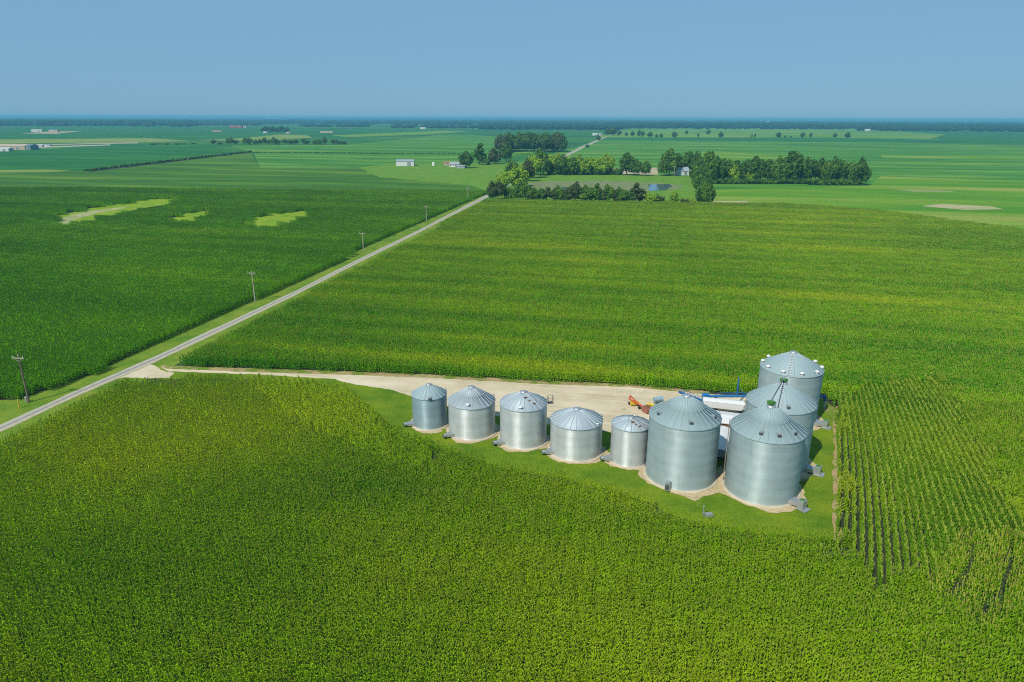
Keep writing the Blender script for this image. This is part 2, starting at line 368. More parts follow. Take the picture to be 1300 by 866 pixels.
# yard, lawn
SITE_LAWN = [(430, 486), (455, 500), (480, 520), (495, 535), (520, 545), (560, 557), (600, 573), (650, 585), (700, 592), (760, 606), (820, 623), (850, 640), (900, 656), (950, 664), (1000, 670), (1062, 676), (1062, 600), (1060, 518), (1040, 505), (990, 500), (950, 503), (900, 500), (800, 490), (690, 486.5), (560, 479), (440, 474), (330, 471), (210, 467)]
sheet('lawn', PX([(q[0]-(6 if q[0] < 640 else 0), q[1]+(13 if i < 17 else 0)) for i, q in enumerate(SITE_LAWN)]+[(205, 482), (300, 480)]), MT['lawn'], .004, 'stuff', 'mown green grass around the grain bins', 'grass')
YARD = [(205, 467.5), (330, 471), (440, 474.5), (560, 479.5), (690, 487), (800, 491), (900, 500.5), (960, 503), (960, 520), (940, 560), (925, 575), (905, 575), (880, 570), (860, 560), (830, 553), (800, 553), (770, 548), (700, 540), (640, 530), (590, 520), (560, 514), (520, 502), (495, 494.5), (470, 491), (440, 486), (425, 481.5), (330, 475.5), (215, 471.5)]
sheet('gravel_yard', PX(YARD), MT['gravel'], .02, 'structure', 'pale tan gravel yard and drive behind the bins', 'gravel yard', jitter=.35)
sheet('drive_entrance', PX([(150, 474), (182, 462), (196, 464), (207, 471), (222, 473.5), (214, 480), (190, 480.5), (158, 479), (128, 486)]), MT['gravel'], .028, 'structure', 'gravel drive mouth joining the road', 'drive', jitter=.3)
sheet('dry_grass_strip', PX([(205, 464), (330, 468), (440, 471.5), (560, 476), (690, 483.5), (800, 487.5), (900, 497), (900, 501), (800, 491.5), (690, 488), (560, 480.5), (440, 476), (330, 473), (205, 468)]), MT['stubble'], .026, 'stuff', 'thin strip of dry tan grass along the back of the drive', 'grass', jitter=.25)
sheet('dry_grass_strip', PX([(1044, 517), (1063, 516), (1067, 560), (1069, 620), (1070, 690), (1057, 690), (1059, 620), (1057, 600), (1060, 565), (1055, 530), (1046, 521)]), MT['stubble'], .03, 'stuff', 'brown dry grass strip on the east edge beside the corn rows', 'grass', jitter=.5)

# ------------------------------------------------------------------ far fields
FM = {
 'mid': field_mat('mid green crop', (.045, .14, .010), (.07, .185, .012), (.15, .26, .018)),
 'teal': field_mat('deep green crop', (.02, .13, .022), (.03, .17, .026), (.06, .21, .026)),
 'pale': field_mat('pale green field', (.085, .25, .010), (.15, .31, .016), (.30, .36, .06), sx=.003, sy=.02),
 'yel': field_mat('yellow green grass', (.16, .28, .04), (.24, .32, .06), (.32, .33, .10)),
 'dull': field_mat('thin patchy crop', (.22, .32, .07), (.36, .38, .16), (.50, .42, .24)),
 'tan': field_mat('tan ground', (.40, .33, .18), (.50, .42, .26), (.55, .46, .30)),
 'green2': field_mat('fresh green crop', (.055, .20, .02), (.085, .26, .025), (.20, .34, .045)),
 'runway': field_mat('pale runway', (.45, .42, .33), (.52, .48, .38), (.5, .46, .36)),
}
def hy(x, dy): return 149.5+.0038*(x-650)+dy
def field(name, label, pts, mat, z, cat='crop field', j=0): return sheet(name, PX(pts), FM[mat] if mat in FM else MT[mat], z, 'stuff', label, cat, jitter=j)
field('crop_field', 'mid green crop field beyond the thin boundary on the left', [(-400, 240), (100, 240.5), (620, 246), (612, 238), (560, 226), (470, 214), (330, 213), (318, 193.5), (115, 217.5), (-400, 219)], 'mid', .06)
field('crop_field', 'deep green crop field behind the dark ditch on the left', [(-400, 217), (115, 216.5), (316, 192.5), (250, 184), (130, 184), (60, 190), (-400, 197)], 'teal', .05)
field('crop_field', 'green field between the white shed and the ditch end', [(322, 193.5), (330, 213), (470, 213), (500, 210), (600, 206), (700, 190), (720, 182), (600, 171), (560, 171), (500, 178), (440, 184), (290, 185)], 'green2', .055)
field('grass_strip', 'yellowish grass strip before the deep green crop at far left', [(-200, 217), (-30, 216), (60, 215.5), (92, 217), (60, 219), (-200, 221)], 'yel', .10, 'grass', .8)
field('farm_lawn', 'rough pale grass around the white shed', [(455, 213), (500, 208), (560, 207.5), (640, 207), (690, 204), (650, 232), (620, 244), (600, 236), (560, 232), (480, 225)], 'meadow', .10, 'grass', 3)
field('runway_strip', 'pale runway line at far left', [(-150, 186.5), (60, 183.2), (175, 181), (175, 182), (60, 184.2), (-150, 188)], 'runway', .12, 'runway')
field('runway_strip', 'second pale strip beside the small hangars', [(-150, 190), (60, 186), (140, 183.5), (140, 184.6), (60, 187.5), (-150, 192)], 'runway', .12, 'runway')
field('grass_strip', 'green grass strip north of the runway', [(-150, 178), (190, 175.5), (240, 179), (175, 181), (-150, 184)], 'yel', .09, 'grass')
field('farm_yard', 'tan yard around the far left farm', [(25, 169.6), (60, 167.3), (105, 166.6), (70, 170.0)], 'tan', .2, 'yard')
field('crop_field', 'green plain in front of the far left woodland', [(-300, 164), (250, 161), (460, 163), (560, 170), (440, 176), (240, 177), (-300, 176)], 'teal', .05)
field('grass_strip', 'yellow strip behind the row of trees on the left', [(250, 178), (300, 176), (355, 171), (390, 171.5), (395, 175), (340, 179)], 'yel', .12, 'grass', 6)
field('wheat_patch', 'pale yellow green strip between far left crops', [(420, 172), (560, 166), (600, 166.5), (540, 171), (440, 174)], 'pale', .12, 'crop field')
field('pale_field', 'pale yellow green field right of the tree block', [(905, 241), (1103, 236), (1118, 224), (1500, 236), (1500, 330), (1300, 297), (1120, 272), (1000, 262), (905, 262)], 'pale', .06)
field('crop_field', 'bright green field right of and behind the tree block', [(905, 242), (1095, 240), (1130, 226), (1500, 238), (1500, 190), (1200, 183), (1100, 180), (760, 178), (700, 196), (690, 222), (830, 226)], 'green2', .055)
field('tan_patch', 'tan bare strip in the pale field at far right', [(1195, 259), (1260, 262.5), (1275, 266), (1225, 267), (1170, 262)], 'dull', .12, 'bare ground', 7)
field('tan_patch', 'smaller tan bare strip right of the tree block', [(1130, 240.5), (1190, 241), (1215, 244), (1160, 243.5)], 'dull', .12, 'bare ground', 7)
field('tan_patch', 'tan bare patch at the corner of the pond meadow', [(904, 256), (945, 255.5), (965, 258.5), (940, 261), (904, 260)], 'tan', .14, 'bare ground', 2)
field('stubble_field', 'long dull tan strip behind the tree block', [(870, 197), (905, 192), (990, 198), (1010, 203), (900, 204)], 'pale', .11, 'crop field', 6)
field('stubble_field', 'long pale strip across the far right field', [(1120, 197), (1290, 198), (1500, 203), (1500, 210), (1300, 203.5), (1120, 200)], 'pale', .12, 'crop field', 14)
field('pale_field', 'light strip before the far right woodland', [(800, 163.5), (960, 162.3), (1100, 164), (1200, 171), (1180, 176.5), (1000, 174.5), (755, 174.5)], 'pale', .10)
field('crop_field', 'teal green field before the far right woodland', [(1100, 164), (1500, 168), (1500, 186), (1195, 181), (760, 178), (760, 175.5), (1000, 175.2), (1190, 177.5), (1210, 172)], 'teal', .08)
field('pond_meadow', 'grassy meadow around the drying pond', [(650, 226), (690, 219), (830, 222), (905, 226), (906, 261), (780, 260), (625, 256), (632, 245)], 'meadow', .10, 'grass')
field('field_margin', 'dry strip of bare ground behind the corn by the trees', [(775, 214), (835, 213), (836, 222), (775, 221)], 'tan', .115, 'bare ground', 2)
sheet('pond_mud', PX([(668, 233), (700, 230), (760, 229.5), (830, 232), (868, 236), (862, 240), (820, 243.5), (760, 242), (690, 240), (664, 238)]), MT['mud'], .14, 'structure', 'grey mud bed of the drying pond', 'mud', jitter=2)
sheet('pond_water', PX([(823, 234.5), (850, 234), (854, 236.5), (845, 242), (824, 242.5)]), MT['water'], .18, 'structure', 'small open pool of the pond', 'water', jitter=.8)
sheet('pond_water', PX([(700, 238.2), (735, 237.5), (742, 240), (708, 240.8)]), MT['water'], .18, 'structure', 'thin strip of pond water', 'water', jitter=.8)
CLEAR = [[(60, 277), (74, 272.5), (100, 268), (120, 264), (160, 258), (185, 253.5), (236, 253.5), (205, 260.5), (165, 266.5), (135, 273), (110, 280), (75, 285)],
         [(203, 280), (224, 275), (246, 268.5), (272, 268), (262, 275), (232, 282.5)],
         [(300, 284), (322, 277), (345, 271), (398, 268.5), (385, 276), (362, 284), (330, 287)]]
for i, c in enumerate(CLEAR):
    sheet('weedy_clearing', PX([((q[0]-sum(p_[0] for p_ in c)/len(c))*1.12+sum(p_[0] for p_ in c)/len(c), (q[1]-sum(p_[1] for p_ in c)/len(c))*1.35+sum(p_[1] for p_ in c)/len(c)+1) for q in c]), MT['clearing'], .02, 'stuff', ['largest grassy clearing with bare soil in the left corn field', 'smallest narrow clearing in the left corn field', 'bright grassy clearing nearest the road in the left corn field'][i], 'clearing')
field('bare_soil', 'strip of bare soil in the largest clearing', [(62, 280), (100, 271), (120, 267.5), (165, 262), (160, 264), (122, 271), (100, 277), (88, 284), (74, 284.5)], 'dull', .03, 'bare ground', 2.0)
# ditch
sheet('ditch', PX([(112, 217.5), (318, 193), (321, 193.5), (116, 218.4)]), MT['soil'], .13, 'structure', 'narrow dark drainage ditch', 'ditch')

# ------------------------------------------------------------------ corn
def corn_segment(name, rows, length, spacing, plants_per_m, leaves, mats, seed, quads=2, wmul=1.0, tassel=.8, spread=1.0, ys=1.0):
    r = random.Random(seed); mb = MB()
    for j in range(rows):
        y0 = (j-(rows-1)/2)*spacing; n = int(length*plants_per_m)
        for i in range(n):
            x = -length/2+(i+.5)*length/n+r.uniform(-.08, .08); y = y0+r.gauss(0, .05)
            h = r.gauss(2.25, .13); lean = (r.gauss(0, .05), r.gauss(0, .05)); a0 = r.uniform(0, PI)
            for k in range(leaves):
                t = k/(leaves-1); zb = h*(.16+.68*t); a = a0+(PI if k % 2 else 0)+r.uniform(-.6, .6)
                L = (.56-.18*t)*r.uniform(.8, 1.15)*spread; wd = (.07+.03*(1-t))*wmul; rise = (.10+.32*t)*r.uniform(.7, 1.3); ca, sa = math.cos(a), math.sin(a)
                sa *= ys; bx, by = x+lean[0]*t, y+lean[1]*t*ys
                pts = [(0, 0, wd*.7), (L*.5, rise, wd), (L, rise-.25*(1.1-t)*r.uniform(.5, 1.5), wd*.15)] if quads == 2 else [(0, 0, wd), (L*.9, rise*.7, wd*.5)]
                vs = []
                for (d, zz, hw) in pts:
                    tw = r.uniform(-.25, .25)*hw
                    vs += [(bx+ca*d-sa*hw, by+sa*d+ca*hw, zb+zz+tw), (bx+ca*d+sa*hw, by+sa*d-ca*hw, zb+zz-tw)]
                mb.add(vs, [(2*q, 2*q+1, 2*q+3, 2*q+2) for q in range(len(pts)-1)], 0)
            if r.random() < tassel:
                tx, ty = x+lean[0]*1.3, y+lean[1]*1.3
                for q in range(2):
                    a = a0+q*PI/2; ww = .028*wmul; dx, dy = math.cos(a)*ww, math.sin(a)*ww
                    mb.add([(tx-dx, ty-dy, h*.86), (tx+dx, ty+dy, h*.86), (tx+dx*1.6, ty+dy*1.6, h*1.06), (tx-dx*1.6, ty-dy*1.6, h*1.06)], [(0, 1, 2, 3)], 1)
    o = mb.build(name, mats); COL.objects.unlink(o)
    return o
def proto_coll(name, objs):
    c = bpy.data.collections.new(name)
    for o in objs: c.objects.link(o)
    return c
def instancer(name, sets, label, cat):
    """sets: list of (coll, nvar, pts Nx3, rot N, scl N); one object, geometry nodes"""
    allp = np.concatenate([s[2] for s in sets]); rot = np.concatenate([s[3] for s in sets]); scl = np.concatenate([s[4] for s in sets])
    sid = np.concatenate([np.full(len(s[2]), i, np.int32) for i, s in enumerate(sets)])
    var = np.concatenate([nr.randint(0, s[1], len(s[2])).astype(np.int32) for s in sets])
    me = bpy.data.meshes.new(name); me.vertices.add(len(allp)); me.vertices.foreach_set('co', allp.astype(np.float32).ravel())
    for nm, ty, arr in (('rot', 'FLOAT', rot), ('scl', 'FLOAT', scl), ('sid', 'INT', sid), ('var', 'INT', var)):
        at = me.attributes.new(nm, ty, 'POINT'); at.data.foreach_set('value', arr.astype(np.float32 if ty == 'FLOAT' else np.int32))
    o = bpy.data.objects.new(name, me); COL.objects.link(o)
    ng = bpy.data.node_groups.new(name, 'GeometryNodeTree')
    ng.interface.new_socket('Geometry', in_out='INPUT', socket_type='NodeSocketGeometry'); ng.interface.new_socket('Geometry', in_out='OUTPUT', socket_type='NodeSocketGeometry')
    gi = ng.nodes.new('NodeGroupInput'); go = ng.nodes.new('NodeGroupOutput'); jn = ng.nodes.new('GeometryNodeJoinGeometry')
    def attr(nm, ty):
        n = ng.nodes.new('GeometryNodeInputNamedAttribute'); n.data_type = ty; n.inputs[0].default_value = nm; return n.outputs[0]
    rz = ng.nodes.new('ShaderNodeCombineXYZ'); ng.links.new(attr('rot', 'FLOAT'), rz.inputs[2])
    s = attr('scl', 'FLOAT'); sc = ng.nodes.new('ShaderNodeCombineXYZ'); sc.inputs[0].default_value = 1.0; sc.inputs[1].default_value = 1.0; ng.links.new(s, sc.inputs[2])
    vr = attr('var', 'INT'); si = attr('sid', 'INT')
    for i, st in enumerate(sets):
        ip = ng.nodes.new('GeometryNodeInstanceOnPoints'); ci = ng.nodes.new('GeometryNodeCollectionInfo')
        ci.inputs[0].default_value = st[0]; ci.inputs['Separate Children'].default_value = True; ci.inputs['Reset Children'].default_value = True
        cp = ng.nodes.new('FunctionNodeCompare'); cp.data_type = 'INT'; cp.operation = 'EQUAL'
        ng.links.new(si, cp.inputs[2]); cp.inputs[3].default_value = i
        ng.links.new(gi.outputs[0], ip.inputs['Points']); ng.links.new(cp.outputs[0], ip.inputs['Selection']); ng.links.new(ci.outputs[0], ip.inputs['Instance'])
        ip.inputs['Pick Instance'].default_value = True; ng.links.new(vr, ip.inputs['Instance Index']); ng.links.new(rz.outputs[0], ip.inputs['Rotation']); ng.links.new(sc.outputs[0], ip.inputs['Scale'])
        ng.links.new(ip.outputs[0], jn.inputs[0])
    ng.links.new(jn.outputs[0], go.inputs[0])
    md = o.modifiers.new('scatter', 'NODES'); md.node_group = ng
    return tag(o, label, cat, kind='stuff')
def rows(bounds, az, spacing, seg, jit=.25):
    """segment centres covering bounds with rows of azimuth az"""
    d = np.array([math.sin(az), math.cos(az)]); p = np.array([d[1], -d[0]])
    cs = np.array([(bounds[0], bounds[2]), (bounds[1], bounds[2]), (bounds[0], bounds[3]), (bounds[1], bounds[3])])
    u = cs@d; v = cs@p
    us = np.arange(u.min(), u.max(), seg); vs = np.arange(v.min(), v.max(), spacing)
    U, V = np.meshgrid(us, vs); U = U+nr.uniform(-jit, jit, U.shape)
    X = U*d[0]+V*p[0]; Y = U*d[1]+V*p[1]
    return X.ravel(), Y.ravel()
def frustum(X, Y, margin=25):
    return (Y > 30) & (np.abs(X) < Y*.80+margin)
def mk(X, Y, az, dup=True):
    n = len(X); rot = np.full(n, PI/2-az) if np.isscalar(az) else PI/2-az
    rot = rot+np.where(nr.rand(n) < .5, PI, 0)+nr.normal(0, .01, n)
    h = np.ones(n)
    ph = .5*np.sin(X*.11+Y*.05)+.5*np.sin(Y*.09-X*.04+1)
    scl = .97+.04*ph+nr.normal(0, .015, n)
    return np.stack([X, Y, np.zeros(n)+.0], 1), rot, scl
SP = .86
PR_ = proto_coll('headland rows', [corn_segment('corn_row', 1, 2.0, SP, 6.5, 9, [MT['leafH'], MT['tasselY']], 300+i, 2, 1.3, .75, .55, .36) for i in range(6)])
DR_ = proto_coll('curved end rows', [corn_segment('corn_row', 1, 2.0, SP, 6.0, 8, [MT['leafS'], MT['tasselY']], 500+i, 2, 1.25, .7, .6, .38) for i in range(6)])
def protos(tagname, leafmat, tmat, tass, spread=1.0, yc=.55):
    near = proto_coll('near '+tagname, [corn_segment('corn_row', 1, 2.0, SP, 5.2, 8, [leafmat, tmat], 100+i, 2, 1.1, tass, spread, yc) for i in range(8)])
    far = proto_coll('far '+tagname, [corn_segment('corn_rows', 2, 4.0, SP, 5.2, 8, [leafmat, tmat], 200+i, 2, 1.1, tass, spread, yc) for i in range(5)])
    return near, far
NR_, FR_ = protos('r', MT['leafR'], MT['tasselM'], .5)
NS_, FS_ = protos('s', MT['leafS'], MT['tasselM'], .55, .8, .38)
NL_, FL_ = protos('l', MT['leafL'], MT['tasselG'], .35)

site = PX([(425, 486, 2.0), (440, 490, 2.0), (455, 500, 2.2), (480, 520, 2.2), (495, 535, 2.2), (520, 545, 2.2), (560, 557, 2.2), (600, 573, 2.2), (650, 585, 2.2), (700, 592, 2.2), (760, 606, 2.2), (820, 623, 2.2), (850, 640, 2.2), (900, 656, 2.2), (950, 663, 2.2), (1000, 668, 2.2), (1061, 674, 2.2)]) + \
       PX([(1062.5, 600), (1059, 517), (1048, 503), (1000, 498), (960, 502), (900, 499.5), (800, 489.5), (690, 485.5), (560, 478), (440, 473), (330, 469.5), (215, 465.5), (196, 463)]) + \
       PX([(150, 471), (140, 488), (165, 482, 2.0), (215, 480, 2.0), (235, 474.5, 2.0), (300, 476, 2.0), (380, 481, 2.0)])
roadedge = PX([(q[0]+1, q[1]+1.2, 2.4) for q in RRt[:10]])
right_poly = roadedge + PX([(625, 256.5), (780, 259.5), (905, 261.5), (1000, 261.5), (1120, 271), (1300, 296), (1500, 330)]) + [(520, 300), (520, 20), (-150, 20)]
split_v = P(700, 487)          # north/south styles divided along the drive line
patch = PX([(1062, 512), (1090, 503), (1130, 495), (1185, 488), (1205, 500), (1250, 590), (1300, 680), (1350, 790), (1300, 742), (1250, 726), (1200, 724), (1172, 742), (1150, 757), (1120, 750), (1092, 735), (1066, 700)])
diag = PX([(300, 487, 0), (425, 491, 0), (455, 505, 0), (505, 548, 0), (560, 566, 0), (540, 610, 0), (470, 590, 0), (380, 545, 0)])
# wheel tracks left in the corn at lower right
tracks = []
for tr in ([(1284, 690), (1283, 712), (1277, 735), (1266, 755), (1250, 772), (1243, 790)], [(1236, 690), (1233, 708), (1226, 727), (1214, 745), (1202, 757)]):
    w_ = PX(tr, 1.0)
    for a, b in zip(w_[:-1], w_[1:]):
        for k in range(10): tracks.append((a[0]+(b[0]-a[0])*k/10, a[1]+(b[1]-a[1])*k/10))
tracks = np.array(tracks)
def inpatch(X, Y): return inpoly(X+1.3*np.sin(Y*.9+X*.2)+1.0*np.sin(X*1.7), Y+1.6*np.sin(X*.8+1)+1.0*np.sin(X*2.3+Y*.5), patch)
def nottrack(X, Y, r=1.5):
    k = np.ones(len(X), bool)
    for t in tracks: k &= (X-t[0])**2+(Y-t[1])**2 > r*r
    return k
driveY = lambda X: (P(200, 467)[1]+(X-P(200, 467)[0])*(P(1060, 510)[1]-P(200, 467)[1])/(P(1060, 510)[0]-P(200, 467)[0]))
def build_region(kind):
    near = []; far = []
    b = (-260, 420, 38, 520)
    D1 = 190
    X, Y = rows(b, ROW_AZ, SP, 1.0, .2)
    # near segments of 2 m, tested at both ends
    X, Y = rows(b, ROW_AZ, SP, 2.0, .1)
    k = frustum(X, Y) & (Y < D1); X, Y = X[k], Y[k]
    k = inpoly(X, Y, right_poly) & ~inpoly(X, Y, site) & ~inpatch(X, Y) & ~inpoly(X, Y, diag) & nottrack(X, Y)
    for s in (-.9, .9):
        k &= ~inpoly(X+s*math.sin(ROW_AZ), Y+s*math.cos(ROW_AZ), site)
    X, Y = X[k], Y[k]
    X2, Y2 = rows(b, ROW_AZ, SP*2, 4.0, .3)
    k2 = frustum(X2, Y2) & (Y2 >= D1); X2, Y2 = X2[k2], Y2[k2]
    k2 = inpoly(X2, Y2, right_poly); X2, Y2 = X2[k2], Y2[k2]
    return X, Y, X2, Y2
X, Y, X2, Y2 = build_region('r')
south = Y < driveY(X)-1
azp = math.atan2(1056-650, 912); dv = (math.sin(azp), math.cos(azp)); pv_ = (dv[1], -dv[0])
# fanned rows in the patch east of the bins
px_, py_, pa_ = [], [], []
S0 = np.array(P(1066, 716)); 
for i in range(0, 130):
    az_i = azp-R(.08)*i
    st = S0+np.array(pv_)*(i*.96)-np.array(dv)*25
    L = np.arange(0, 125, 2.0)+nr.uniform(-.2, .2)
    bend = .0009*(L-50)**2*(-1)
    qx = st[0]+math.sin(az_i)*L+math.cos(az_i)*bend; qy = st[1]+math.cos(az_i)*L-math.sin(az_i)*bend
    px_.append(qx); py_.append(qy); pa_.append(np.full(len(L), az_i)-.0018*(L-50))
px_, py_, pa_ = map(np.concatenate, (px_, py_, pa_))
k = inpatch(px_, py_) & ~inpoly(px_, py_, site) & nottrack(px_, py_) & (nr.rand(len(px_)) > .004); px_, py_, pa_ = px_[k], py_[k], pa_[k]
# diagonal rows by the lawn
da = np.array(P(505, 548))-np.array(P(455, 505)); azd = math.atan2(da[0], da[1])
xs = [p[0] for p in diag]; ys = [p[1] for p in diag]
dx_, dy_ = rows((min(xs), max(xs), min(ys), max(ys)), azd, 1.0, 2.0, .2)
k = inpoly(dx_, dy_, diag) & ~inpoly(dx_, dy_, site); dx_, dy_ = dx_[k], dy_[k]
pN = mk(X[~south], Y[~south], ROW_AZ); pS = mk(X[south], Y[south], ROW_AZ); pF = mk(X2, Y2, ROW_AZ)
pP = mk(px_, py_, pa_); pD = mk(dx_, dy_, azd)
# half metre pieces along the wheel tracks
TS_ = proto_coll('track rows', [corn_segment('corn_row', 1, .5, SP, 5, 8, [MT['leafS'], MT['tassel']], 400+i, 2, 1.1, .5, .8, .38) for i in range(4)])
tx_, ty_ = rows((tracks[:, 0].min()-4, tracks[:, 0].max()+4, tracks[:, 1].min()-3, tracks[:, 1].max()+3), ROW_AZ, SP, .5, .05)
k = ~nottrack(tx_, ty_, 2.1) & nottrack(tx_, ty_, .27); pT = mk(tx_[k], ty_[k], ROW_AZ)
instancer('corn_field', [(TS_, 4, *pT), (NS_, 8, *pS), (PR_, 6, *pP), (DR_, 6, *pD)], 'dense tasselled green corn filling the foreground before the grain bins', 'corn crop')
instancer('corn_field', [(NR_, 8, *pN), (FR_, 5, *pF)], 'yellow streaked corn field stretching behind the bins to the trees', 'corn crop')
print('corn near', len(X), 'patch', len(px_), 'far', len(X2))
# left field
left_poly = PX(LC) + PX([(612, 246), (100, 241), (-400, 241)]) + [(-560, 60)]
b = (-620, 10, 60, 540)
XL, YL = rows(b, ROW_AZ, SP, 2.0, .1)
k = frustum(XL, YL) & (YL < 190) & inpoly(XL, YL, left_poly); XL, YL = XL[k], YL[k]
XM, YM = rows(b, ROW_AZ, SP*2, 4.0, .3)
k = frustum(XM, YM) & (YM >= 190) & inpoly(XM, YM, left_poly)
XJ = XM+nr.normal(0, 1.6, len(XM))+2.5*np.sin(YM*.35+XM*.12); YJ = YM+nr.normal(0, 2.2, len(XM))+3*np.sin(XM*.21+YM*.06)
for c in CLEAR: k &= ~inpoly(XJ, YJ, PX(c)) & ~inpoly(XJ, YJ, PX(c, 2.3)) & ~inpoly(XJ, YJ, PX(c, 1.2))
XM, YM = XM[k], YM[k]
instancer('corn_field', [(NL_, 8, *mk(XL, YL, ROW_AZ)), (FL_, 5, *mk(XM, YM, ROW_AZ))], 'deep green corn field left of the road with grassy clearings', 'corn crop')
print('left', len(XL), len(XM))
sheet('field_soil', right_poly, MT['soil'], -.01, 'structure', 'dark soil under the corn right of the road', 'soil')
sheet('field_soil', left_poly, MT['soil'], -.012, 'structure', 'dark soil under the corn left of the road', 'soil')

# ------------------------------------------------------------------ grain bins
BINS = [  # base xc, width px, eave front y, base front y, peak y, kind, options, label
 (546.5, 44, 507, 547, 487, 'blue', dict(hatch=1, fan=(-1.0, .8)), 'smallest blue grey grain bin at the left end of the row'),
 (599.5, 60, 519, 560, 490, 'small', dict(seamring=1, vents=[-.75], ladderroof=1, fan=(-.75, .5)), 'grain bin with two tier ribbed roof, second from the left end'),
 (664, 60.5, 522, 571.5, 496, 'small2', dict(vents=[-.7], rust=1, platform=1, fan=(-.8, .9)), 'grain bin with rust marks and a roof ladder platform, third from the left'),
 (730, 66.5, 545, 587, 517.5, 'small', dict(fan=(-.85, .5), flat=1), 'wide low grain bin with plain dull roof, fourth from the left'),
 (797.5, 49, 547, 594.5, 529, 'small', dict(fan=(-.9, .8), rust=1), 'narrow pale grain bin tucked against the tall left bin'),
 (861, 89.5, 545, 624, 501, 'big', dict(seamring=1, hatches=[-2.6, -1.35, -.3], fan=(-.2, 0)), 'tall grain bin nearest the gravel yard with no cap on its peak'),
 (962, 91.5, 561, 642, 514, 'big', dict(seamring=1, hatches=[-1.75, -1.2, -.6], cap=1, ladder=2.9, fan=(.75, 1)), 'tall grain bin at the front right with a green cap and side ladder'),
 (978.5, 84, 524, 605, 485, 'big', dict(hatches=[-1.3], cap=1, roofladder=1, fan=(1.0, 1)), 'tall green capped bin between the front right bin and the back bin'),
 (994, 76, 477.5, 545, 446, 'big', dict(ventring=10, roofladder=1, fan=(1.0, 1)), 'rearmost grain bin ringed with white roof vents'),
]
BI = []
def face_dir(x, y): a = math.atan2(-y, -x); return a      # azimuth (math angle) from bin towards camera
for bi, (xc, wpx, ye, yb, yp, kind, op, label) in enumerate(BINS):
    fx, fy = P(xc, yb); dep = proj(fx, fy, 3)[2]
    r = wpx/2*dep/F*1.0
    for _ in range(4):
        L = math.hypot(fx, fy); cx, cyy = fx+fx/L*r, fy+fy/L*r
        dep = proj(cx, cyy, zat(fx, fy, ye))[2]; r = wpx/2*dep/F*.985
    he = zat(fx, fy, ye); hp = zat(cx, cyy, yp)
    hp = max(hp, he+r*.35)
    BI.append((cx, cyy, r, he, hp))
    print('bin', bi, round(cx, 1), round(cyy, 1), 'r', round(r, 2), 'eave', round(he, 2), 'peak', round(hp, 2))
    fa = face_dir(cx, cyy)
    root = empty('grain_bin', (cx, cyy, 0)); tag(root, label, 'grain bin', 'galvanized grain bins')
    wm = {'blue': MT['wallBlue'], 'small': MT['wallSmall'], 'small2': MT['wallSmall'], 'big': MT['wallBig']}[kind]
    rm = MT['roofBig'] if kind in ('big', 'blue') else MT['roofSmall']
    pad = MB(); pad.lathe([(0.01, .22), (r+.35, .22), (r+.42, .18), (r+.42, 0)], 56); pad.build('concrete_pad', MT['concrete'], root)
    wl = MB(); prof = []; nz = max(3, int(round((he-.2)/.813))); dz = (he-.22)/nz
    for k in range(nz):
        z0 = .22+k*dz; o_ = .012*(k % 2)
        for q in range(6):           # coarse corrugation
            prof.append((r+.022*math.cos(q*PI)+o_, z0+dz*q/6))
    prof.append((r, he)); wl.lathe(prof, 72)
    if False:                # upright stiffeners
        ns = 24
        for k in range(ns):
            a = 2*PI*k/ns+.07; wl.box((math.cos(a)*(r+.03), math.sin(a)*(r+.03), (he+.3)/2), (.05, .09, he-.35), a)
    wl.build('wall', wm, root)
    # roof: overhanging cone with raised ribs
    ro = MB(); rc = .07*r+.25; nrib = int(r*6.0) if kind == 'big' else int(r*6.5)
    hpk = hp-.25; E = r+.12
    tiers = [(E, he-.05), (rc, hpk)]
    if op.get('seamring'):
        tm = .52; rmid = E+(rc-E)*tm; zmid = he-.05+(hpk-he+.05)*tm; tiers = [(E, he-.05), (rmid-.06, zmid-.02), (rmid, zmid+.05), (rc, hpk)]
    ro.lathe([(E-.02, he-.18)]+tiers, 72)
    slope = (hpk-he+.05)/(rc-E)
    for k in range(nrib):
        a = 2*PI*k/nrib+.03; hw = .035 if kind == 'big' else .05; hh = .07
        ca, sa = math.cos(a), math.sin(a)
        vs = []
        for (rr, zz) in tiers:
            w2 = hw
            vs += [(ca*rr-sa*w2, sa*rr+ca*w2, zz), (ca*rr, sa*rr, zz+hh), (ca*rr+sa*w2, sa*rr-ca*w2, zz)]
        n3 = len(tiers)
        ro.add(vs, [(3*q+p, 3*q+p+1, 3*q+3+p+1, 3*q+3+p) for q in range(n3-1) for p in range(2)]+[(0, 1, 2)], 0)
    rf = ro.build('roof', rm, root)
    cp = MB(); cp.lathe([(rc+.05, hpk-.03), (rc+.05, hpk+.16), (rc*.6, hpk+.27), (.01, hpk+.3)], 20); cp.build('peak_collar', MT['steel'], rf)
    def onroof(ang, f):  # position on roof at angle (world) and fraction eave->peak
        rr = E+(rc-E)*f; return (math.cos(ang)*rr, math.sin(ang)*rr, he-.05+(hpk-he+.05)*f)
    # angles are given relative to the camera-facing side: -PI/2 in 'op' = front
    def vent(ang, f=.16, s=1.0, mat='white'):
        x, y, z = onroof(ang, f); v = MB()
        v.tube((x, y, z-.1), (x, y, z+.32*s), .2*s, n=10); v.lathe([(.36*s, .28*s), (.34*s, .36*s), (.16*s, .5*s), (.01, .53*s)], 12, c=(x, y, z)); v.build('roof_vent', MT[mat], rf)
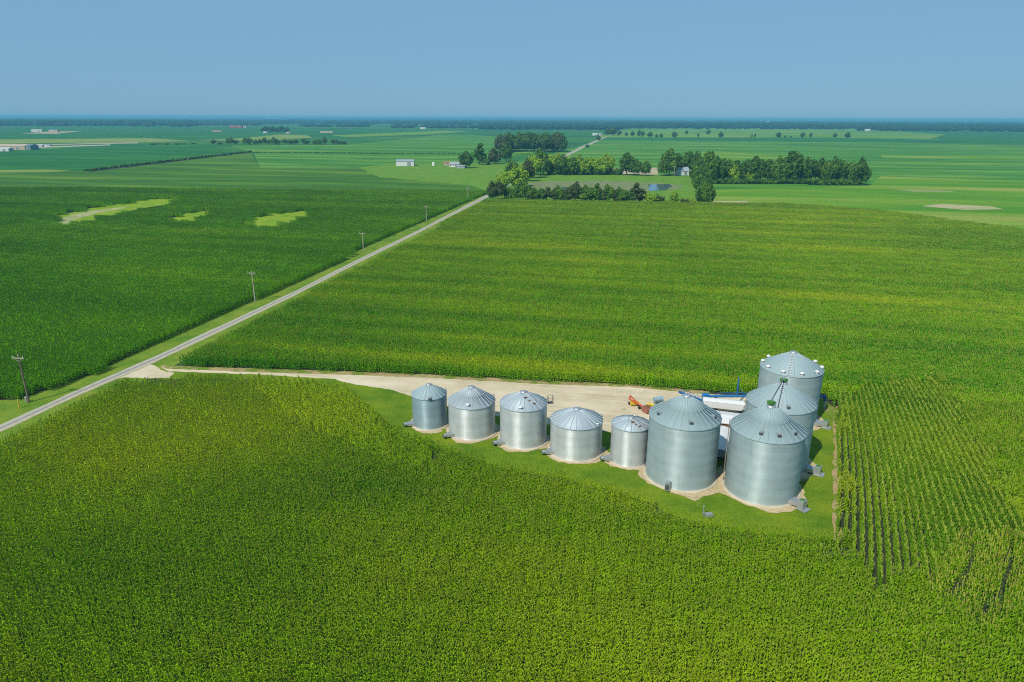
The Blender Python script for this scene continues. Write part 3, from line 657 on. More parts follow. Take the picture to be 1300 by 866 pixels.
    def hatch(ang, f=.25):
        x, y, z = onroof(ang, f); v = MB(); v.box((x, y, z+.1), (.6, .5, .24), ang); hb = v.build('roof_hatch', MT['steel'], rf)
        v = MB(); ox, oy = math.cos(ang)*.38, math.sin(ang)*.38; v.box((x+ox, y+oy, z-.03), (.06, .5, .26), ang); v.build('opening', MT['dark'], hb)  # solid dark plate paints the shade in the hatch mouth
    base_a = fa+PI/2
    for a in op.get('hatches', []): hatch(base_a+a)
    for a in op.get('vents', []): vent(base_a+a-1.0, .14)
    if op.get('hatch'): hatch(base_a-1.55, .1)
    if op.get('ventring'):
        for k in range(op['ventring']): vent(2*PI*k/op['ventring']+.28, .10, 1.05)
    if op.get('flat'): vent(base_a-.6, .06, .6)
    if op.get('cap'):
        v = MB(); v.tube((0, 0, hpk+.2), (0, 0, hpk+.5), .32, n=10); v.box((0, 0, hpk+.6), (.8, .8, .42), .4); v.build('fill_cap', MT['green'], rf)
    if op.get('rust'):
        for (ra_, rf_, s0, s1) in ((-1.35, .75, .5, .35), (-.9, .35, .45, .25), (-1.1, .55, .25, .25)):
            v = MB(); x, y, z = onroof(base_a+ra_, rf_); v.box((x, y, z+.07), (s0, s1, .12), .6); v.build('rusty_bracket', MT['rust'], rf)
    def ladder_on_roof(ang, name='roof_ladder', mat='steel'):
        v = MB(); t = (-math.sin(ang), math.cos(ang))
        for s in (-.25, .25):
            a = onroof(ang, .0); b2 = onroof(ang, .95)
            v.tube((a[0]+t[0]*s, a[1]+t[1]*s, a[2]+.17), (b2[0]+t[0]*s, b2[1]+t[1]*s, b2[2]+.17), .03, n=5)
        for q in range(14):
            a = onroof(ang, .03+.9*q/13); v.tube((a[0]-t[0]*.25, a[1]-t[1]*.25, a[2]+.17), (a[0]+t[0]*.25, a[1]+t[1]*.25, a[2]+.17), .03, n=5)
        v.build(name, MT[mat], rf)
    if op.get('roofladder'): ladder_on_roof(base_a-1.62, mat='white')
    if op.get('ladderroof') or op.get('rust'): ladder_on_roof(base_a-.55)
    def side_ladder(ang, mat='steel', stairs=False):
        v = MB(); ca, sa = math.cos(ang), math.sin(ang); t = (-sa, ca); rr = r+.22
        for s in (-.24, .24):
            v.tube((ca*rr+t[0]*s, sa*rr+t[1]*s, .1), (ca*rr+t[0]*s, sa*rr+t[1]*s, he+.3), .03, n=5)
        q = .4
        while q < he+.1:
            v.tube((ca*rr-t[0]*.24, sa*rr-t[1]*.24, q), (ca*rr+t[0]*.24, sa*rr+t[1]*.24, q), .028, n=5); q += .36
            if int(q*10) % 20 < 4: v.tube((ca*r, sa*r, q), (ca*rr, sa*rr, q), .02, n=4)
        v.build('side_ladder', MT[mat], root)
    if op.get('ladder'):
        side_ladder(fa-PI/2-.05, 'crosswood')
    else: side_ladder(fa+PI*.62)
    if op.get('platform'):
        v = MB(); ang = fa+PI/2+.15; ca, sa = math.cos(ang), math.sin(ang)
        v.box((ca*(r+.6), sa*(r+.6), he-.4), (.9, .9, .06), ang)
        for a, b2 in ((1.0, .4), (1.0, -.4), (.2, .4), (.2, -.4)):
            x, y = ca*(r+a)-sa*b2, sa*(r+a)+ca*b2; v.tube((x, y, he-.4), (x, y, he+.75), .035, n=5)
        for z in (he+.2, he+.72):
            for (a, b2, a2, b3) in ((1.0, .4, 1.0, -.4), (.2, .4, 1.0, .4), (.2, -.4, 1.0, -.4)):
                v.tube((ca*(r+a)-sa*b2, sa*(r+a)+ca*b2, z), (ca*(r+a2)-sa*b3, sa*(r+a2)+ca*b3, z), .03, n=5)
        v.build('ladder_platform', MT['darksteel'], root)
    # door panel (faces the yard) and fan with duct
    v = MB(); a = fa+PI-.35; v.box((math.cos(a)*(r+.05), math.sin(a)*(r+.05), 1.3), (.12, .8, 1.9), a); v.build('door', MT['steel'], root)
    fo = op['fan']; ang = fa + fo[0]*1.35; ca, sa = math.cos(ang), math.sin(ang)
    if fo[1] == 0:
        v = MB(); v.box((ca*(r+.45), sa*(r+.45), .85), (.8, .75, 1.25), ang, taper=.8); dct = v.build('unload_box', MT['steel'], root)
        v = MB(); v.box((ca*(r+.9), sa*(r+.9), .8), (.12, .5, .7), ang); v.build('opening', MT['dark'], dct)  # dark slab in place of the box's shaded hollow
    else:
        s = .75 if kind != 'big' else .85
        v = MB(); L1 = .2; L2 = 1.5*s
        q = [(r-.05, .95*s, .25, 1.0*s), (r+L2, .42*s, .3, .95*s)]; vs = []
        for (d, hw, zb, zt) in q:
            for (sg, z) in ((-1, zb), (1, zb), (1, zt), (-1, zt)): vs.append((ca*d-sa*hw*sg, sa*d+ca*hw*sg, z))
        v.add(vs, [(0, 1, 5, 4), (1, 2, 6, 5), (2, 3, 7, 6), (3, 0, 4, 7), (4, 5, 6, 7)]); v.build('air_duct', MT['steel'], root)
        v = MB(); zc = .68*s+.05
        a1 = (ca*(r+L2-.02), sa*(r+L2-.02), zc); a2 = (ca*(r+L2+.75*s), sa*(r+L2+.75*s), zc)
        if kind == 'big':
            v.box(((a1[0]+a2[0])/2+ca*.25, (a1[1]+a2[1])/2+sa*.25, .1), (1.4, 1.3, .14), ang)
            v.box(((a1[0]+a2[0])/2, (a1[1]+a2[1])/2, .75), (.85, 1.0, 1.15), ang)
            fn = v.build('fan_housing', MT['steel'], root)
            v = MB(); v.lathe([(.01, .05), (.34, .05), (.34, 0)], 16, c=((a1[0]+a2[0])/2, (a1[1]+a2[1])/2, 1.33)); v.build('fan_motor', MT['green'], fn)
        else:
            v.tube(a1, a2, .42*s, n=16); fn = v.build('fan_housing', MT['steel'], root)
            v = MB(); v.tube((a2[0]-ca*.02, a2[1]-sa*.02, zc), (a2[0]+ca*.03, a2[1]+sa*.03, zc), .33*s, n=14); v.build('fan_grille', MT['darksteel'], fn)
    # worn dirt round the foot of the bin
    pts = []
    for k in range(40):
        a = 2*PI*k/40; d = r+.75+.35*math.sin(3*a+bi)+rnd.uniform(-.25, .25)+(.6 if kind == 'big' else .2)*max(0, math.cos(a-fa-1.2))
        pts.append((cx+math.cos(a)*d, cyy+math.sin(a)*d))
    tag(sheet('bare_earth', pts, MT['dirt'], .034+.004*bi), 'ring of bare tan earth at the foot of the '+label.split(' with')[0], 'bare earth', kind='structure')
# earth patch between the two tall front bins
sheet('bare_earth', PX([(840, 612), (880, 612), (900, 606), (914, 592), (925, 600), (925, 622), (940, 634), (930, 633), (920, 628), (910, 625), (900, 626), (893, 630), (888, 634), (882, 636.5), (876, 634), (868, 630), (855, 626)]), MT['dirt'], .026, 'structure', 'worn earth path between the two tall front bins', 'bare earth', jitter=.25)

# spout from green cap of the middle bin down to the front right bin
(x8, y8, r8, e8, h8), (x7, y7, r7, e7, h7) = BI[7], BI[6]
root = empty('grain_spout', ((x8+x7)/2, (y8+y7)/2, 0)); tag(root, 'thin dark spout sloping between the green caps of two tall bins', 'grain spout')
v = MB(); c0 = Vector(root.location)
A = Vector((x8, y8, h8+.55))-c0; B = Vector((x7, y7, h7+.75))-c0
d = (B-A)
v.tube(A, A+d*.97, .07, n=8); v.build('pipe', MT['darksteel'], root)
v = MB(); v.tube(A+d*.9, A+d*.97+Vector((0, 0, -.1)), .17, n=8); v.build('coupling', MT['steel'], root)
v = MB(); v.tube(A, A+d*.06, .17, n=8); v.build('coupling', MT['steel'], root)

# metal stand near the tall left bin
x, y = P(896, 656); root = empty('steel_post_box', (x, y, 0)); tag(root, 'small grey steel box with upright post in the grass by tall bin', 'utility box')
v = MB(); v.box((.35, 0, .28), (1.0, .6, .4), .1); v.build('box', MT['steel'], root)
v = MB(); v.tube((-.35, .1, 0), (-.35, .1, 1.5), .08, n=8); v.box((-.35, .1, 1.5), (.22, .22, .12)); v.build('post', MT['steel'], root)

# ------------------------------------------------------------------ yard machinery
def wheel(mb, x, y, z, r, w_, ax): # ax = axis dir (unit)
    mb.tube((x-ax[0]*w_/2, y-ax[1]*w_/2, z), (x+ax[0]*w_/2, y+ax[1]*w_/2, z), r, n=14)
def trailer(a_px, b_px, width, label, ends='ltblue', height=2.7):
    (x0, y0), (x1, y1) = P(*a_px, height), P(*b_px, height); L = math.dist((x0, y0), (x1, y1)); rz = math.atan2(y1-y0, x1-x0)
    root = empty('grain_trailer', ((x0+x1)/2, (y0+y1)/2, 0), rz); tag(root, label, 'grain trailer')
    v = MB(); zb = 1.35
    vs = []
    for (z, dx, wv) in ((1.0, L/2-1.5, .5), (1.45, L/2-.35, width/2), (height-.15, L/2, width/2)):
        for sx, sy in ((-1, -1), (1, -1), (1, 1), (-1, 1)): vs.append((sx*dx, sy*wv, z))
    v.add(vs, [(3, 2, 1, 0)]+[(4*q+a, 4*q+(a+1) % 4, 4*q+4+(a+1) % 4, 4*q+4+a) for q in range(2) for a in range(4)]+[(8, 9, 10, 11)])
    for k in range(int(L/1.0)):
        xx = -L/2+.5+k; 
        for s in (-1, 1): v.box((xx, s*(width/2+.03), 2.0), (.08, .06, 1.1))
    v.build('hopper_body', MT['white'], root)
    v = MB(); n = 7; vs = []
    for k in range(n):
        t = k/(n-1); yy = (t-.5)*(width+.1); zz = height-.13+.28*math.sin(PI*t); vs += [(-L/2-.03, yy, zz), (L/2+.03, yy, zz)]
    v.add(vs, [(2*k, 2*k+1, 2*k+3, 2*k+2) for k in range(n-1)]+[tuple(2*k for k in range(n)), tuple(2*k+1 for k in range(n-1, -1, -1))], smooth=False); v.build('roll_tarp', MT['white'], root)
    for s in (-1, 1):
        v = MB(); v.box((s*(L/2+.06), 0, 2.0), (.1, width*.9, 1.1)); v.build('end_panel', MT[ends], root)
    v = MB(); v.box((0, 0, .95), (L*.95, .9, .16)); v.build('chassis', MT['darksteel'], root)
    for xx in (-L/2+1.0, -L/2+2.2):
        for s in (-1, 1):
            v = MB(); wheel(v, xx, s*(width/2-.25), .5, .5, .45, (0, 1)); wo = v.build('wheel', MT['rubber'], root)
            v = MB(); wheel(v, xx, s*(width/2-.02), .5, .26, .04, (0, 1)); v.build('rim', MT['white'], wo)
    for s in (-1, 1): v = MB(); v.box((L/2-1.9, s*.7, .45), (.12, .12, .9)); v.build('landing_leg', MT['darksteel'], root)
    return root
trailer((893, 505.5), (945, 511), 1.9, 'long white grain trailer nearest the corn behind the bins')
trailer((918, 542), (913.5, 571), 2.3, 'white grain trailer end on, seen through the gap between two tall bins', height=2.6)
# low wide white-roofed shed
def shed(name, cx, cy, L, W, he, hr, rz, wall, roof, label, cat='shed', door=True, windows=0, group=None, chimney=False):
    root = empty(name, (cx, cy, 0), rz); tag(root, label, cat, group)
    v = MB(); l, w2 = L/2, W/2
    v.add([(-l, -w2, 0), (l, -w2, 0), (l, w2, 0), (-l, w2, 0), (-l, -w2, he), (l, -w2, he), (l, w2, he), (-l, w2, he), (-l, 0, hr), (l, 0, hr)],
          [(0, 1, 5, 4), (2, 3, 7, 6), (1, 2, 6, 9, 5), (3, 0, 4, 8, 7)]); v.build('wall', MT[wall], root)
    v = MB(); o = .35; tk = .15; dz = (hr-he)/w2*o; vs = []
    for s in (-1, 1):
        vs = [(-l-o, s*(w2+o), he-dz+.02), (l+o, s*(w2+o), he-dz+.02), (l+o, 0, hr+.02), (-l-o, 0, hr+.02)]
        vs += [(a, b, c+tk) for a, b, c in vs]
        fs = [(0, 1, 2, 3), (4, 5, 6, 7), (0, 1, 5, 4), (1, 2, 6, 5), (3, 0, 4, 7)]
        v.add(vs, fs)
    rf = v.build('roof', MT[roof], root)
    if chimney: v = MB(); v.box((l*.3, .4, hr+.5), (.7, .7, 1.4)); v.build('chimney', MT['brick'], rf)
    if door:
        v = MB(); v.box((l*.45, -w2-.03, he*.42), (min(4, L*.25), .1, he*.8)); v.build('door', MT['steel'], root)
        v = MB(); v.box((l+.03, 0, he*.45), (.1, min(4, W*.45), he*.85)); v.build('end_door', MT['slate'], root)
    for k in range(windows):
        v = MB(); xx = -l*.8+k*(L*.55/max(1, windows-1)); v.box((xx, -w2-.03, he*.55), (1.1, .1, 1.2)); wn = v.build('window', MT['white'], root)
        v = MB(); v.box((xx, -w2-.07, he*.55), (.85, .1, .95)); v.build('pane', MT['glass'], wn)
    return root
a = P(898, 521, 2.2); b = P(942, 527, 2.2); rz = math.atan2(b[1]-a[1], b[0]-a[0])
c_ = P(921, 527, 2.3)
shed('open_shed', c_[0], c_[1], math.dist(a, b)+1.5, 4.2, 1.8, 2.2, rz, 'wood', 'white', 'low wide shed with flat white roof between the bins and trailer', 'shed', door=False)
# pallets
x, y = P(927, 553); root = empty('pallet_stack', (x, y, 0), .3); tag(root, 'stack of weathered wooden pallets beside the end on trailer', 'pallets')
for k in range(5):
    v = MB()
    for q in range(6): v.box((0, -.5+q*.2, .16+k*.17), (1.2, .13, .03))
    for q in (-.55, 0, .55): v.box((q, 0, .085+k*.17), (.1, 1.1, .1))
    v.build('pallet', MT['wood'], root)

# blue augers
def auger(pts3, label, mat, rad, legs, hopper=True, extras=None):
    c0 = Vector((pts3[0][0], pts3[0][1], 0)); root = empty('grain_auger', c0); tag(root, label, 'grain auger')
    A = Vector(pts3[0])-c0; B = Vector(pts3[-1])-c0
    v = MB(); v.tube(A, B, rad, n=12)
    n = 7
    for k in range(n): p = A+(B-A)*(k+.5)/n; q = (B-A).normalized()*.06; v.tube(p-q, p+q, rad*1.2, n=12)
    v.build('tube', MT[mat], root)
    v = MB()   # truss
    for k in range(n-1):
        p = A+(B-A)*(k+.5)/n; q = A+(B-A)*(k+1.5)/n; v.tube(p+Vector((0, 0, rad)), (p+q)/2+Vector((0, 0, rad+.5)), .035, n=5); v.tube(q+Vector((0, 0, rad)), (p+q)/2+Vector((0, 0, rad+.5)), .035, n=5)
        if k: v.tube((p+q)/2+Vector((0, 0, rad+.5)), prevm, .035, n=5)
        prevm = (p+q)/2+Vector((0, 0, rad+.5))
    v.build('truss', MT[mat], root)
    side = (B-A).cross(Vector((0, 0, 1))).normalized()
    for t in legs:
        p = A+(B-A)*t
        for s in (-1, 1):
            v = MB(); v.tube(p, Vector((p.x+side.x*s*1.1, p.y+side.y*s*1.1, .45)), .06, n=6); lg = v.build('leg', MT[mat], root)
            v = MB(); q = Vector((p.x+side.x*s*1.15, p.y+side.y*s*1.15, .4)); wheel(v, q.x, q.y, q.z, .4, .25, side); wh = v.build('wheel', MT['rubber'], lg)
    if hopper:
        v = MB(); v.box((A.x, A.y, max(.5, A.z)), (1.3, 1.1, .8), math.atan2(B.y-A.y, B.x-A.x)); v.build('hopper', MT[mat], root)
    v = MB(); d = (B-A).normalized(); v.tube(B-d*.2, B+Vector((0, 0, -.9)), rad*1.1, n=10); v.build('spout', MT[mat], root)
    return root, A, B
def p3(px, py, z): q = P(px, py, z); return (q[0], q[1], z)
auger([p3(862, 497.5, 3.0), p3(893, 509, .9)], 'short blue auger sloping down behind the peak of the tall left bin', 'blue', .22, [.5], hopper=False)
rt_, A, B = auger([p3(896, 503, 1.5), p3(1048, 503, 2.2)], 'long blue grain auger lying behind the white trailer and tall bins', 'blue', .24, [.1, .45, .85])
p = A+(B-A)*.262
v = MB(); v.tube(p, p+Vector((0, 0, 3.6)), .14, n=8); v.tube(p+Vector((0, 0, 1.8)), p+Vector((1.6, 0, .2)), .05, n=6); v.build('mast', MT['blue'], rt_)
v = MB(); v.tube(B+Vector((.1, 0, -.9)), Vector((B.x+.1, B.y, .05)), .2, n=10); v.build('white_post', MT['white'], rt_)
# orange swing hopper auger
c0 = Vector((*P(812, 515), 0)); root = empty('swing_auger', c0); tag(root, 'orange and yellow swing hopper auger lying in the gravel yard', 'grain auger')
A = Vector(p3(799, 508, .8))-c0; B = Vector(p3(822, 519, .7))-c0; C = Vector(p3(833, 515.5, .9))-c0; D = Vector(p3(820, 512.5, .8))-c0
d = (B-A); s_ = Vector((-d.y, d.x, 0)).normalized()
v = MB(); v.tube(A+Vector((0, 0, .2)), B, .16, n=10); v.tube(A+s_*.0+Vector((.3, .9, .5)), A+(B-A)*.6, .12, n=8); v.tube(A+Vector((0, 0, .2)), A+Vector((.3, .9, .5)), .16, n=8); v.build('tube', MT['orange'], root)
v = MB(); v.tube(D+Vector((.2, -.2, .1)), C, .24, n=10); v.build('yellow_tube', MT['yellow'], root)
v = MB(); v.box((B.x, B.y, .55), (1.3, 1.5, .9), .5, taper=1.25); hp_ = v.build('hopper', MT['brick'], root)
v = MB(); v.box((B.x+.05, B.y+.15, 1.03), (1.2, 1.2, .06), .5); v.build('hopper_screen', MT['rust'], hp_)
v = MB(); q = A+(B-A)*.22; v.box((q.x+.25, q.y+.2, .5), (1.5, .8, .5), .2); v.build('chute_guard', MT['yellow'], root)
for t in (.0, .55):
    q = A+(B-A)*t; v = MB(); wheel(v, q.x, q.y-.3, .3, .3, .18, s_); v.build('wheel', MT['rubber'], root)
x, y = P(835, 513); root = empty('fuel_tank', (x, y, 0), .3); tag(root, 'small pale blue fuel tank on legs beside the orange auger', 'fuel tank')
v = MB(); v.tube((-.9, 0, 1.0), (.9, 0, 1.0), .45, n=16); v.build('tank', MT['ltblue'], root)
for a, b in ((-.6, -.3), (.6, -.3), (-.6, .3), (.6, .3)): v = MB(); v.tube((a, b, 0), (a, b*.8, .8), .05, n=6); v.build('leg', MT['steel'], root)

# ------------------------------------------------------------------ utility poles
def pole(px, yb, yt, label, arm=1.0, group='utility poles along the country road', wooddark=True):
    x, y = P(px, yb); h = zat(x, y, yt); rz = math.atan2(P(600, 258)[1]-P(200, 455)[1], P(600, 258)[0]-P(200, 455)[0])-PI/2
    root = empty('utility_pole', (x, y, 0), rz); tag(root, label, 'utility pole', group)
    v = MB(); v.tube((0, 0, -.2), (0, 0, h), .19, .13, n=10); v.build('pole', MT['polewood'] if wooddark else MT['crosswood'], root)
    if arm:
        v = MB(); v.box((0, -.18, h-.35), (2.5*arm, .12, .15)); cr = v.build('crossarm', MT['crosswood'], root)
        v = MB()
        for s in (-1, 1): v.tube((s*.8*arm, -.2, h-.35), (0, -.18, h-1.1), .035, n=5)
        v.build('brace', MT['crosswood'], cr)
        for xx, zz in ((-1.1*arm, h-.28), (1.1*arm, h-.28)):
            v = MB(); v.lathe([(.01, .34), (.07, .3), (.09, .15), (.05, 0)], 8, c=(xx, -.18, zz)); v.build('insulator', MT['ceramic'], cr)
        v = MB(); v.lathe([(.01, .34), (.07, .3), (.09, .15), (.05, 0)], 8, c=(0, 0, h)); v.build('insulator', MT['ceramic'], root)
    return h
print('pole h', pole(37, 511, 452, 'tall utility pole with crossarm at the left edge by the road'))
print('pole h', pole(324, 383, 345, 'grey utility pole second nearest along the road', wooddark=False))
print('pole h', pole(461.5, 318, 295.5, 'grey utility pole third along the road', wooddark=False))
print('pole h', pole(541.5, 280.5, 261.5, 'grey utility pole fourth along the road', wooddark=False))
print('pole h', pole(594, 254.5, 238, 'utility pole at the road bend before the trees', wooddark=False))
for k, (px_0, yb, yt) in enumerate([(706, 191.5, 184), (716, 190.5, 184), (725.5, 190.5, 184)]): pole(px_0, yb, yt, ['leftmost', 'middle', 'rightmost'][k]+' of three far poles behind the roadside trees', wooddark=False)
pole(855.5, 225.5, 211, 'single pole standing by the white house among trees', wooddark=False)
PL = [(37, 511, 452), (324, 383, 345), (461.5, 318, 295.5), (541.5, 280.5, 261.5), (594, 254.5, 238)]
for i in range(4):
    (xa, ya), (xb, yb_) = P(PL[i][0], PL[i][1]), P(PL[i+1][0], PL[i+1][1]); ha, hb = zat(xa, ya, PL[i][2])-.05, zat(xb, yb_, PL[i+1][2])-.05
    v = MB(); dx, dy = xb-xa, yb_-ya; L = math.hypot(dx, dy); s_ = (dy/L, -dx/L)
    for off in (-1.1, 1.1):
        prev = None
        for k in range(11):
            t = k/10; q = (dx*t+s_[0]*off, dy*t+s_[1]*off, ha+(hb-ha)*t-4*1.3*t*(1-t))
            if prev: v.tube(prev, q, .012, n=4, cap=False)
            prev = q
    tag(v.build('power_line', MT['darksteel'], loc=(xa, ya, 0)), 'thin sagging wires between the '+['nearest and second', 'second and third', 'third and fourth', 'fourth and fifth'][i]+' roadside poles', 'power line', 'power lines along the road')
x, y = P(25, 518.5); root = empty('marker_post', (x, y, 0)); tag(root, 'yellow marker post in the grass beside the road', 'marker post')
v = MB(); v.tube((0, 0, 0), (0, 0, 1.7), .09, n=8); v.lathe([(.09, 1.7), (.06, 1.78), (.01, 1.8)], 8); v.build('post', MT['yellow'], root)
x, y = P(34, 510.5); root = empty('utility_pedestal', (x, y, 0)); tag(root, 'short grey utility pedestal at the foot of the nearest pole', 'utility pedestal')
v = MB(); v.box((0, 0, .5), (.28, .28, 1.0)); v.box((0, 0, 1.03), (.34, .34, .1), 0, taper=.7); v.build('case', MT['steel'], root)

# ------------------------------------------------------------------ buildings
def at_px(pxl, y): return P(pxl, y)
x, y = P(514, 211); shed('farm_shed', x, y+6, 19, 12, 5.0, 6.6, .05, 'white', 'greyroof', 'long white machine shed standing in the green field', 'shed')
x, y = P(550.5, 210.5); root = empty('white_tank', (x, y, 0)); tag(root, 'small white tank standing right of the long white shed', 'tank')
v = MB(); v.lathe([(1.5, 0), (1.5, 2.9), (1.2, 3.4), (.01, 3.7)], 20); v.build('shell', MT['white'], root); v = MB(); v.lathe([(.4, 3.55), (.4, 3.85), (.01, 3.9)], 12); v.build('lid', MT['steel'], root)
x, y = P(577, 212.5); shed('farmhouse', x, y+6, 10, 8, 3.0, 5.2, -.1, 'white', 'greyroof', 'white farmhouse with grey roof left of the roadside trees', 'house', windows=3, chimney=True)
x, y = P(568, 211); shed('garage', x-2, y+14, 6, 6, 2.6, 3.8, .0, 'beige', 'brick', 'small garage with reddish roof behind the white farmhouse', 'garage')
x, y = P(586, 214); shed('farm_shed', x, y+2, 8, 5, 2.2, 3.1, -.3, 'greyroof', 'greyroof', 'low grey shed partly behind the left farm tree', 'shed')
x, y = P(867, 223); shed('farmhouse', x, y+6, 11, 9, 4.2, 7.2, .1, 'white', 'greyroof', 'white house half hidden among the trees by the pond', 'house', windows=3, chimney=True)
# far buildings: (px, y base, length m, width, height, wall, roof, label)
FARB = [(20, 190, 42, 20, 8, 'beige', 'beige', 'long beige hangar at far left', 1), (35.5, 190, 22, 20, 8, 'slate', 'slate', 'slate blue hangar beside the long beige hangar', 1),
        (4, 192, 24, 12, 5, 'white', 'white', 'low white hangar at the left edge of the picture', 1), (51, 186.5, 10, 7, 3.5, 'white', 'white', 'small white shed right of the slate hangar', 0), (61, 186, 10, 7, 3.5, 'white', 'greyroof', 'second small white shed right of the slate hangar', 0),
        (48, 167.4, 34, 14, 8, 'white', 'beige', 'pale farm building in the tan yard far left', 0), (69, 167.5, 28, 14, 8, 'beige', 'slate', 'dark roofed barn right in the tan yard far left', 0),
        (276, 167.3, 34, 14, 5, 'beige', 'brick', 'low pinkish shed out in the far left plain', 0), (300, 162.2, 60, 20, 9, 'red', 'brick', 'long red barn before the far woodland', 0), (310, 162.2, 22, 16, 8, 'white', 'brick', 'small red roofed barn beside the long red barn', 0),
        (337, 169.2, 12, 9, 5, 'white', 'white', 'white shed left of the round tree cluster', 0), (366, 169.5, 12, 9, 5, 'white', 'brick', 'white shed right of the round tree cluster', 0),
        (172, 156.4, 90, 40, 13, 'white', 'white', 'long white building inside the far left woodland', 0), (198, 155.5, 30, 25, 20, 'white', 'white', 'tall white building inside the far left woodland', 0), (186, 155.5, 50, 25, 11, 'beige', 'white', 'pale building between two white ones in the woodland', 0),
        (573, 161.6, 55, 22, 9, 'white', 'white', 'long white barn before the central woodland', 0), (583, 161.5, 30, 22, 11, 'beige', 'white', 'taller pale barn right of the long white barn', 0),
        (537, 164, 24, 14, 8, 'white', 'beige', 'pale barn left of the central white barns', 0), (633, 156.6, 210, 40, 10, 'beige', 'white', 'very long pale building low on the horizon', 0), (645, 157.0, 60, 40, 12, 'white', 'white', 'white block right of the very long pale building', 0),
        (667, 163.2, 60, 20, 7, 'white', 'beige', 'long low white sheds behind the grove', 0), (679, 163.2, 28, 20, 11, 'white', 'red', 'white barn with red roof at the end of the low sheds', 0),
        (755, 172.0, 14, 10, 6, 'white', 'white', 'small white farmhouse at the end of the road', 0), (761, 172.2, 14, 10, 6, 'white', 'greyroof', 'small white shed right of the farmhouse at the road end', 0),
        (916, 156.3, 120, 40, 12, 'beige', 'white', 'long pale building above the far right woodland', 0), (974.5, 157.5, 22, 20, 24, 'white', 'white', 'tall white tower building in the far right woodland', 0), (1101, 166.5, 22, 14, 8, 'white', 'white', 'white barn at the foot of the far right woodland', 0),
        (450, 156.3, 40, 30, 16, 'white', 'brick', 'lone pale building on the horizon left of centre', 0), (415, 168.8, 40, 14, 5, 'beige', 'beige', 'low tan shed beyond the left tree row', 0)]
for (pxb, yb, L, W, hh, wl_, rfm, lb, d_) in FARB:
    x, y = P(pxb, yb); shed('hangar' if 'hangar' in lb else ('farm_shed' if 'shed' in lb else ('barn' if 'barn' in lb else 'far_building')), x, y, L, W, hh*.75, hh, .03, wl_, rfm, lb, 'building' if 'building' in lb or 'block' in lb else ('hangar' if 'hangar' in lb else 'farm building'), door=True)
# small white yard sheds near the runway etc. are covered above

# ------------------------------------------------------------------ trees
def crown_mesh(name, seed, mat, w_=1.0, h=1.0, kind='round', nl=1500, ls=.07):
    """unit tree: height 1, crown width w_"""
    r = random.Random(seed); mb = MB(); lobes = []
    nlobe = 13 if kind != 'bush' else 8
    for k in range(nlobe):
        t = r.random()
        if kind == 'round': z = .30+.52*t; rad = w_*.5*math.sin(PI*min(1, .18+.74*t))**.7*.62; lr = r.uniform(.15, .23)
        elif kind == 'tall': z = .18+.68*t; rad = w_*.5*(1-.75*t)*.6+.02; lr = r.uniform(.11, .18)*(1.15-.5*t)
        else: z = .18+.45*t; rad = w_*.5*.55; lr = r.uniform(.22, .32)
        a = k*2.4+r.uniform(-.4, .4); lobes.append((rad*math.cos(a), rad*math.sin(a), z, lr))
    lobes.append((0, 0, .62 if kind != 'bush' else .4, .26 if kind == 'round' else .18))
    if kind == 'round': lobes.append((0, 0, .82, .15))
    for i in range(nl):
        cx, cy, cz, lr = lobes[i % len(lobes)]
        d = Vector((r.gauss(0, 1), r.gauss(0, 1), r.gauss(0, 1)+.25)).normalized()
        rr = lr*(r.random()**.35)*r.uniform(.85, 1.12)
        p = Vector((cx, cy, cz))+d*rr
        nrm = (d+Vector((r.gauss(0, .45), r.gauss(0, .45), r.gauss(0, .45)+.2))).normalized(); q = nrm.to_track_quat('Z', 'Y')
        s = ls*r.uniform(.6, 1.25); vs = [p+q@Vector((s*a*.5, s*b*.5*r.uniform(.7, 1.2), s*.12*(a*b))) for a, b in ((-1, -1), (1, -1), (1, 1), (-1, 1))]
        mb.add(vs, [(0, 1, 2, 3)])
    return mb
def trunk_mesh(seed, kind):
    r = random.Random(seed); mb = MB(); top = .62 if kind != 'bush' else .35
    mb.tube((0, 0, -.02), (0, 0, top), .026, .008, n=7, cap=False)
    for k in range(6):
        z = .2+.07*k if kind != 'bush' else .08+.05*k; a = k*2.3; l = r.uniform(.14, .24)
        mb.tube((0, 0, z), (l*math.cos(a), l*math.sin(a), z+l*.8), .012, .004, n=5, cap=False)
    return mb
PROTO = {}
for kind, ww in (('round', .95), ('tall', .6), ('bush', 1.15)):
    for tone in ('tdark', 'tmid', 'tlight', 'tgrey'):
        for s in range(2 if kind != 'bush' else 1):
            seed = hash((kind, s)) % 1000 if False else {'round': 11, 'tall': 37, 'bush': 53}[kind]+s
            mb = crown_mesh('crown', seed, None, ww, 1, kind, 1900 if kind == 'round' else 1300, .062 if kind != 'bush' else .075)
            me = mb.build('crown', MT[tone]); tr = trunk_mesh(seed, kind).build('trunk', MT['bark'])
            cm, tm = me.data, tr.data; bpy.data.objects.remove(me); bpy.data.objects.remove(tr); PROTO[(kind, tone, s)] = (cm, tm)
WID = {'round': .95, 'tall': .6, 'bush': 1.15}
def tree(px, yb, h, wm, kind, tone, label, group, depth=0):
    x, y = P(px, yb); k_ = 1+depth/math.hypot(x, y); x *= k_; y *= k_
    s = rnd.randrange(2) if kind != 'bush' else 0; cm, tm = PROTO[(kind, tone, s)]
    root = empty('shrub' if kind == 'bush' else 'tree', (x, y, 0), rnd.uniform(0, 6.28)); sx = wm/WID[kind]; root.scale = (sx, sx, h)
    tag(root, label, 'shrub' if kind == 'bush' else 'tree', group)
    for nm, me in (('trunk', tm), ('crown', cm)):
        o = bpy.data.objects.new(nm, me); COL.objects.link(o); o.parent = root
    return root
